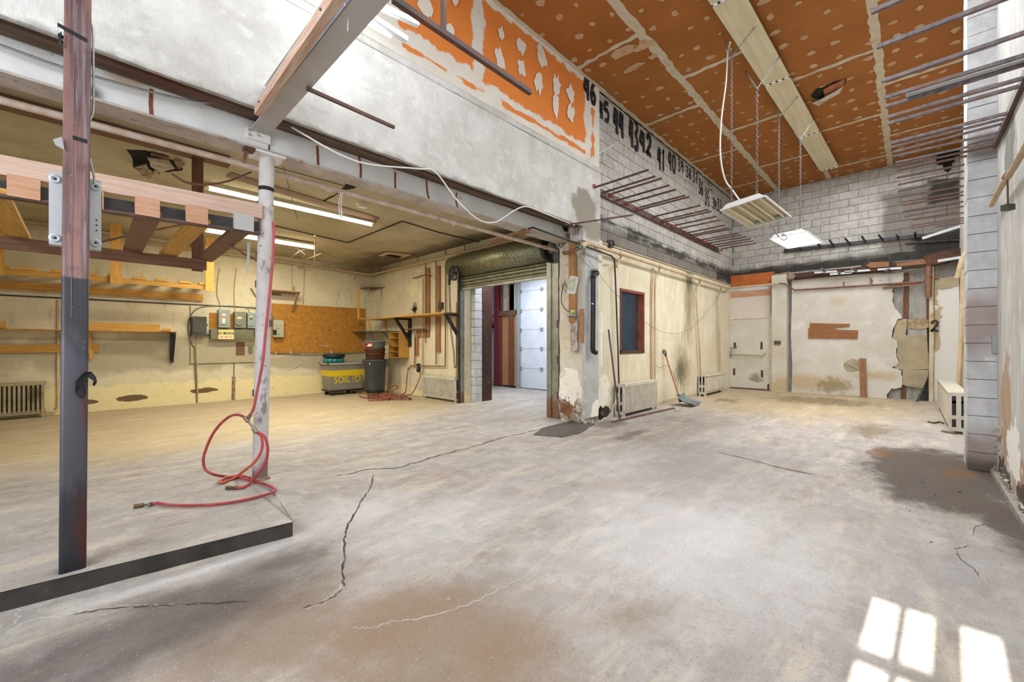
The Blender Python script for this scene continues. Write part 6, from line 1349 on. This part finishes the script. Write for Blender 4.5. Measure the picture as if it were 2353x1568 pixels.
t = thing('torn_strip', 'triangular rusty scrap hanging from the far header', 'scrap', P(2000,645,x=13.9)); MB().prism([P(u,v,x=13.93) for u,v in ((1999,636),(2007,645),(1999,653))], (-.01,0,0)).build('scrap', m_brown, t)
t = thing('far_opening', 'burnt hole high in the far wall at the ceiling corner', 'hole', P(2165,360,x=14)); q = MB(); pts = crop(2000,0,2.8,[(420,1010),(450,975),(540,960),(620,950),(620,985),(560,1010),(520,1050),(530,1080),(490,1110),(475,1095),(470,1060),(420,1060)]); pp = [P(u,v,x=FX-.02) for u,v in pts]; q._add(jag(pp+[pp[0]],.03,3,(1,0,0)), [tuple(range(len(pp)*3))]); q.build('opening', m_hole, t)
# ================================================================ RIGHT SIDE
t = thing('rod_rack', 'long wall rack of slim rusty and grey rods on the right wall', 'rack', (5.2,-.6,3.4))
tipsR = crop(2000,0,2.8,[(5,78),(42,303),(72,523),(88,630),(95,687),(107,755),(112,795),(135,920),(137,947),(142,980),(145,1007),(160,1047),(157,1077),(165,1100),(172,1145),(177,1190),(175,1232),(192,1268),(197,1303),(205,1322),(208,1362),(217,1395),(268,1418),(263,1452),(263,1468),(415,1460)])
m_prod = M('greyish_pink_rod', '#84787a', .5, .3, var=('#5d5558', 5, (4,4,4)), layers=[L_('#835a48', .52, .66, 6, k=.7)])
for i, (u, v) in enumerate(tipsR):
    a = P(u, v, z=3.42)
    yw = -.66 if a.x < 6.6 else -.83
    b = Vector((a.x+.0, yw+.02, a.z+.03*random.uniform(-.3,.8)))
    MB().bar(a, b, .02 if i > 7 else .026, .02 if i > 7 else .026).build('rod', m_prod if i < 12 else m_rust, t)
MB().bar((3.4,-.64,3.41), (6.6,-.64,3.43), .03, .06).build('wall_bar', m_rust, t); MB().bar((7.1,-.81,3.4), (11.5,-.81,3.4), .03, .06).build('wall_bar', m_rust, t)
t = thing('track_bundle', 'bundle of white metal strips lying on the right-hand rods', 'metal strip', P(2200,180,z=3.44))
a, b = P(2082,214,z=3.45), P(2360,132,z=3.45)
for k in range(3): MB().bar(a+Vector((k*.035,0,.0)), b+Vector((k*.035,-.0,.0)), .028, .02).build('strip', m_whitem, t)
t = thing('angle_strip', 'white metal strip slanting up at the right of the far wall', 'metal strip', P(2170,535,x=10)); MB().bar(P(2119,548,x=13.9), P(2222,515,x=13.9), .02, .06).build('strip', m_whitem, t)
t = thing('angle_strip', 'white strip lying on the broken timber at the far right', 'metal strip', P(2180,597,x=13.7)); MB().bar(P(2155,600,x=13.7), P(2212,591,x=13.7), .02, .06).build('strip', m_whitem, t)
t = thing('wall_pipe', 'tan pipe slanting up the right wall above the small box', 'pipe', P(2320,400,y=-.6))
MB().tube([P(2278,472,y=-.6), P(2300,430,y=-.6), P(2330,385,y=-.6), P(2375,305,y=-.58)], .022, 12).build('pipe', m_cpipe, t)
MB().tube([P(2313,407,y=-.6), P(2317,402,y=-.6)], .03, 10).build('clamp', m_opipe, t); MB().tube([P(2315,412,y=-.6), P(2316,470,y=-.6)], .006, 6).build('hanger', m_rust, t)
t2 = thing('junction_box', 'small grey box hanging under the slanted right pipe', 'electrical box', P(2316,475,y=-.6)); c = P(2316,477,y=-.6); MB().bar(c-R3*.035, c+R3*.035, .05, .05).build('box', m_edark, t2)
t = thing('switch_plate', 'grey metal switch box on the right wall beside the block pier', 'switch', P(2283,790,y=-.62))
a = P(2276,770,y=-.62); b = P(2276,812,y=-.62); MB().box(a.x-.12, a.x+.04, -.66, -.62, b.z, a.z).build('box', m_egrey, t); c = Vector((a.x-.03,-.62,b.z+.05)); MB().lathe((c.x,c.y+.0,c.z),[(.001,.012),(.02,.01),(.02,0)],12,'y').build('knob', m_dark, t)
t = thing('wall_pipe', 'tall tan pipe rising behind the block pier to the alcove radiator', 'pipe', P(2205,800,x=12)); MB().tube([P(2214,620,x=11.5), P(2209,780,x=11.5), P(2203,897,x=11.5)], .035, 10).build('pipe', m_cpipe, t); MB().tube([P(2200,640,x=12.5), P(2212,595,x=12.5), P(2221,580,x=12.5)], .05, 10).build('bend', m_cpipe, t)
bb = MB(); bb.prism([(3.0,-.66,0),(6.6,-.66,0),(6.6,-.61,0),(3.0,-.58,0)], (0,0,.05)); bb.build('baseboard_right', M('dusty_grey_pipe','#a09c95',.8,var=('#7d7870',8)), kind=S, label='dusty grey curb strip at the foot of the right wall')
for i in range(46):
    x = random.uniform(5.6,6.6) if i < 30 else random.uniform(4.6,5.6); z = abs(random.gauss(0,.28)) if x > 6.1 else random.uniform(.04,.1)
    c = Vector((x,-.64,z)); r = random.uniform(.015,.05); q = MB(); q._add([c+Vector((random.uniform(-r,r),random.uniform(-.02,.03),random.uniform(-r,r))) for _ in range(5)],[(0,1,2),(0,2,3),(0,3,4),(1,2,4),(2,3,4)]); q.build('loose_plaster', m_flake, w_r)
t = thing('scrap_strip', 'brown twisted scrap lying on the floor before the alcove radiator', 'debris', P(2155,970,z=0)); MB().tube(smooth([P(u,v,z=.015) for u,v in ((2133,969),(2145,972),(2158,970),(2168,973))],4), .016, 5).build('scrap', M('dry_brown_scrap','#6d6040',.9), t)
t = thing('scrap_strip', 'thin dark stick under the end of the alcove radiator', 'debris', P(2180,992,z=0)); MB().bar(P(2165,991,z=.012), P(2195,997,z=.012), .04, .015).build('scrap', m_brown, t)
# ================================================================ CEILING FIXTURE AND PENDANTS
t = thing('ceiling_light', 'long aged reflector strip of end-to-end fixtures along the orange ceiling', 'light', (9,1.55,5.78))
zs = 5.76; pl = [P(1631,8,z=zs), P(1885,394,z=zs)]; pr2 = [P(1718.6,0,z=zs), P(1927,383,z=zs)]
x_end = 13.0
def syl(x): a, b = pl; return a.y+(b.y-a.y)*(x-a.x)/(b.x-a.x)
def syr(x): a, b = pr2; return a.y+(b.y-a.y)*(x-a.x)/(b.x-a.x)
js = [P(1638,14,z=zs).x, P(1790,190,z=zs).x, P(1845,306,z=zs).x, 13.0]
js = [3.2, P(1640,12,z=zs).x, P(1778,190,z=zs).x, P(1850,312,z=zs).x, 13.0]
js.sort()
for a, b in zip(js, js[1:]):
    q = MB(); p = [(a+.015,syl(a)),(b-.015,syl(b)),(b-.015,syr(b)),(a+.015,syr(a))]
    q.prism([Vector((x,y,zs)) for x,y in p], (0,0,.02)); m3 = [(x,(y-(syl(x)+syr(x))/2)*.4+(syl(x)+syr(x))/2) for x,y in p]
    q.prism([Vector((x,y,zs+.02)) for x,y in m3], (0,0,.075)); q.build('reflector', m_creamen, t)
    n = 4
    for k in range(n):
        f_ = (k+.5)/n; y = syl(b)*(1-f_)+syr(b)*f_; MB().lathe((b,y,zs-.012),[(0,0),(.03,.0),(.03,.02)],10).build('lamp_socket', m_white, t)
    MB().bar((b,syl(b),zs-.004),(b,syr(b),zs-.004),.03,.006).build('joint_strip', m_dark, t)
def high_bay(label, px, zl, lit):
    c = [P(u,v,z=zl) for u,v in px]   # four lower corners: near-left, near-right, far-right, far-left
    cen = sum(c, Vector())/4
    t = thing('high_bay_light', label, 'light', cen+Vector((0,0,.05)), 'hanging fluorescent bay lights')
    lx = ((c[3]-c[0])+(c[2]-c[1]))/2; ly = ((c[1]-c[0])+(c[2]-c[3]))/2
    lx = Vector((lx.x, lx.y, 0)); ly = Vector((ly.x, ly.y, 0)); ux, uy = lx.normalized(), ly.normalized(); Lx, Ly = lx.length/2, ly.length/2
    def g(a, b, z): return cen+ux*a*Lx+uy*b*Ly+Vector((0,0,z-cen.z+zl))
    lo = [g(-1,-1,0),g(1,-1,0),g(1,1,0),g(-1,1,0)]; hi = [g(-.97,-.72,.07),g(.97,-.72,.07),g(.97,.72,.07),g(-.97,.72,.07)]
    q = MB(); q._add(lo+hi, [(i,(i+1)%4,4+(i+1)%4,4+i) for i in range(4)]+[(4,5,6,7)]); q.build('hood', m_white, t)
    q = MB(); li = [p+Vector((0,0,.004))+(cen-p)*.02 for p in lo]; hh = [p-Vector((0,0,.012)) for p in hi]
    q._add(li+hh, [(i,4+i,4+(i+1)%4,(i+1)%4) for i in range(4)]+[(7,6,5,4)]); q.build('inner_reflector', m_creamen if not lit else EM('lit_reflector', (1,.97,.9), 2.2), t)
    for e0, e1 in ((lo[0],lo[1]),(lo[3],lo[2]),(lo[0],lo[3]),(lo[1],lo[2])): MB().bar(e0,e1,.02,.02).build('rim', m_white, t)
    for k, b in enumerate((-.72,-.28,.28,.72)):
        tb = MB().cyl(g(-.92,b,.02), g(.92,b,.02), .016, 10).build('tube', m_tubep if lit else m_tubeoff, t)
    q = MB(); q._add([g(-.95,-.08,.05),g(.95,-.08,.05),g(.95,0,.005),g(-.95,0,.005),g(-.95,.08,.05),g(.95,.08,.05)],[(0,3,2,1),(3,4,5,2)]); q.build('centre_ridge', m_creamen, t)
    if lit:
        for b in (-.5,.5): o = lamp('lamp', 'AREA', g(0,b,-.02), 16, (1,.95,.85), (1.1,.25), (0,0,-1)); o.rotation_euler[2] += math.atan2(ux.y,ux.x); put(o, t)
    else: 
        for b in (-.5,.5): MB().bar(g(.9,b-.2,.03), g(.9,b+.2,.03), .04, .03).build('lamp_holder', m_egrey, t)
    return t, g
h1, g1 = high_bay('nearer hanging bay light, unlit, with aged cream reflector', [(1655,482),(1758,452),(1817,497),(1724,524)], 3.3, False)
h2, g2 = high_bay('farther hanging bay light, switched on and glowing white', [(1769,549),(1855,532),(1890,557),(1810,571)], 3.3, True)
for g_, (uA, vA, vB, lab) in ((g1,(1707,130,445,'left')),(g1,(1757,205,452,'right')),(g2,(1813,272,530,'left')),(g2,(1847,322,528,'right'))):
    b = g_(-.9 if lab == 'left' else -.9, -.55 if lab == 'left' else .6, .075)
    zt_ = 5.3
    tpx = P(uA, vA, z=zs-.01)
    t_ = Vector((b.x, b.y, EYE+(CYP-vA)/FPX*(b.x*FW[0]+b.y*FW[1])))
    
    who = 'nearer' if g_ is g1 else 'farther'
    nm = 'chain carrying the %s end corner of the %s bay light' % (lab, who)
    pts = [b, t_]
    o = chain(nm, pts, .05, .004, .012)
    for du, dv, z_ in ((-44,-40,5.84),(36,-78,5.8)):
        f_ = {1707:1,1757:1,1813:.75,1847:.65}[uA]; e_ = P(uA+du*f_, vA+dv*f_, z=z_)
        chain('', [t_, e_], .05, .0035, .01, name='hanger_chain', parent=o)
cable('white cord hanging from the strip fixture to the nearer bay light', [P(1678,97,z=zs-.03)]+[P(u,v,y=2.0) for u,v in ((1672,125),(1668,190),(1658,270),(1655,350),(1665,410),(1685,440))]+[g1(-.98,-.1,.05)], .011, m_wcable)
cable('grey cord swagged between the two bay lights', [g1(.98,0,.01)]+[P(u,v,x=8.3) for u,v in ((1785,538),(1800,552),(1809,545))]+[g2(-.98,-.3,.05)], .012, m_egrey)
# ================================================================ AIR HOSE BY THE COLUMN
t = thing('air_hose', 'red rubber air hose looped round the white column', 'hose', P(600,1110,z=.1))
def DP(u, v, d): s=(u-CXP)/FPX; tt=(CYP-v)/FPX; return Vector(((FW[0]+RT[0]*s)*d, (FW[1]+RT[1]*s)*d, EYE+tt*d))
def hz(u, v): return P(u, v, z=.117)
HR = .0115; kz = lambda l: crop(0,700,3.1357,l)
up_ = crop(0,300,3.1357,[(1968,670),(1972,760),(1968,880),(1955,1050),(1940,1200),(1925,1350),(1910,1500)])+kz([(1895,400),(1870,540),(1850,640),(1830,740),(1805,795)])
MB().tube(smooth([DP(628,515,3.6)]+[DP(u,v,3.72) for u,v in up_],4), HR, 10).build('riser_hose', M('pinkish_red_hose','#c4545c',.55,var=('#a84a50',9)), t)
loop = kz([(1765,815),(1720,795),(1660,805),(1590,860),(1530,940),(1485,1040),(1465,1120),(1480,1190),(1540,1225)])
MB().tube(smooth([DP(u,v,3.66) for u,v in loop]+[hz(*kz([(1620,1240)])[0]), hz(*kz([(1720,1248)])[0]), hz(*kz([(1830,1275)])[0]), hz(*kz([(1920,1300)])[0]), hz(*kz([(1985,1340)])[0]), hz(*kz([(1900,1375)])[0]), hz(*kz([(1700,1420)])[0]), hz(*kz([(1500,1445)])[0]), hz(*kz([(1250,1448)])[0]), hz(*kz([(1140,1432)])[0]), hz(*kz([(1095,1440)])[0])],5), HR, 10).build('long_hose', m_red, t)
MB().tube(smooth([DP(u,v,3.68) for u,v in kz([(1850,920),(1885,960),(1885,1050),(1840,1130),(1770,1190)])]+[hz(*p) for p in kz([(1690,1250),(1600,1285),(1590,1270),(1640,1245),(1740,1235),(1800,1250)])],5), HR, 10).build('orange_red_hose', M('orange_red_hose','#c65a48',.55), t)
MB().tube(smooth([DP(u,v,3.66) for u,v in kz([(1860,920),(1910,960),(1930,1050),(1910,1150),(1860,1220)])]+[hz(*p) for p in kz([(1800,1290),(1750,1318),(1700,1322)])],5), HR, 10).build('short_hose', M('deep_red_hose','#b03c48',.5), t)
for a, b, rr_ in ((kz([(1805,795)])[0],kz([(1785,825)])[0],.016),(kz([(1765,815)])[0],kz([(1790,845)])[0],.018),(kz([(1790,845)])[0],kz([(1830,895)])[0],.01),(kz([(1825,890)])[0],kz([(1850,925)])[0],.02)):
    MB().tube([DP(*a,3.66), DP(*b,3.66)], rr_, 10).build('brass_fitting', M('dull_brass','#8d8272',.4,.7) if 'dull_brass' not in bpy.data.materials else bpy.data.materials['dull_brass'], t)
for a, b in ((kz([(1095,1440)])[0],kz([(1035,1445)])[0]),(kz([(1035,1445)])[0],kz([(965,1455)])[0]),(kz([(1700,1322)])[0],kz([(1630,1320)])[0])):
    MB().tube([hz(*a), hz(*b)], .008 if a[0] == kz([(1095,1440)])[0][0] else .015, 10).build('coupling', m_opipe if 0 else M('bronze_coupling','#6d5a3c',.5,.5) if 'bronze_coupling' not in bpy.data.materials else bpy.data.materials['bronze_coupling'], t)
for p in (kz([(1085,1441)])[0], kz([(1702,1320)])[0]): c = hz(*p); MB().tube([c-R3*.008, c+R3*.01], .018, 10).build('clamp', m_chain, t)

q = MB(); y0_, y1_, zt_, zb_ = P(2138,738,x=13.88).y, P(2158,738,x=13.88).y, P(2148,738,x=13.88).z, P(2148,762,x=13.88).z
for st in GL['2']: q.ribbon(smooth([Vector((13.88, y0_+(y1_-y0_)*a, zb_+(zt_-zb_)*b)) for a, b in st], 5), .06, (-1,0,0))
q.build('painted_number', m_spray, w_far)
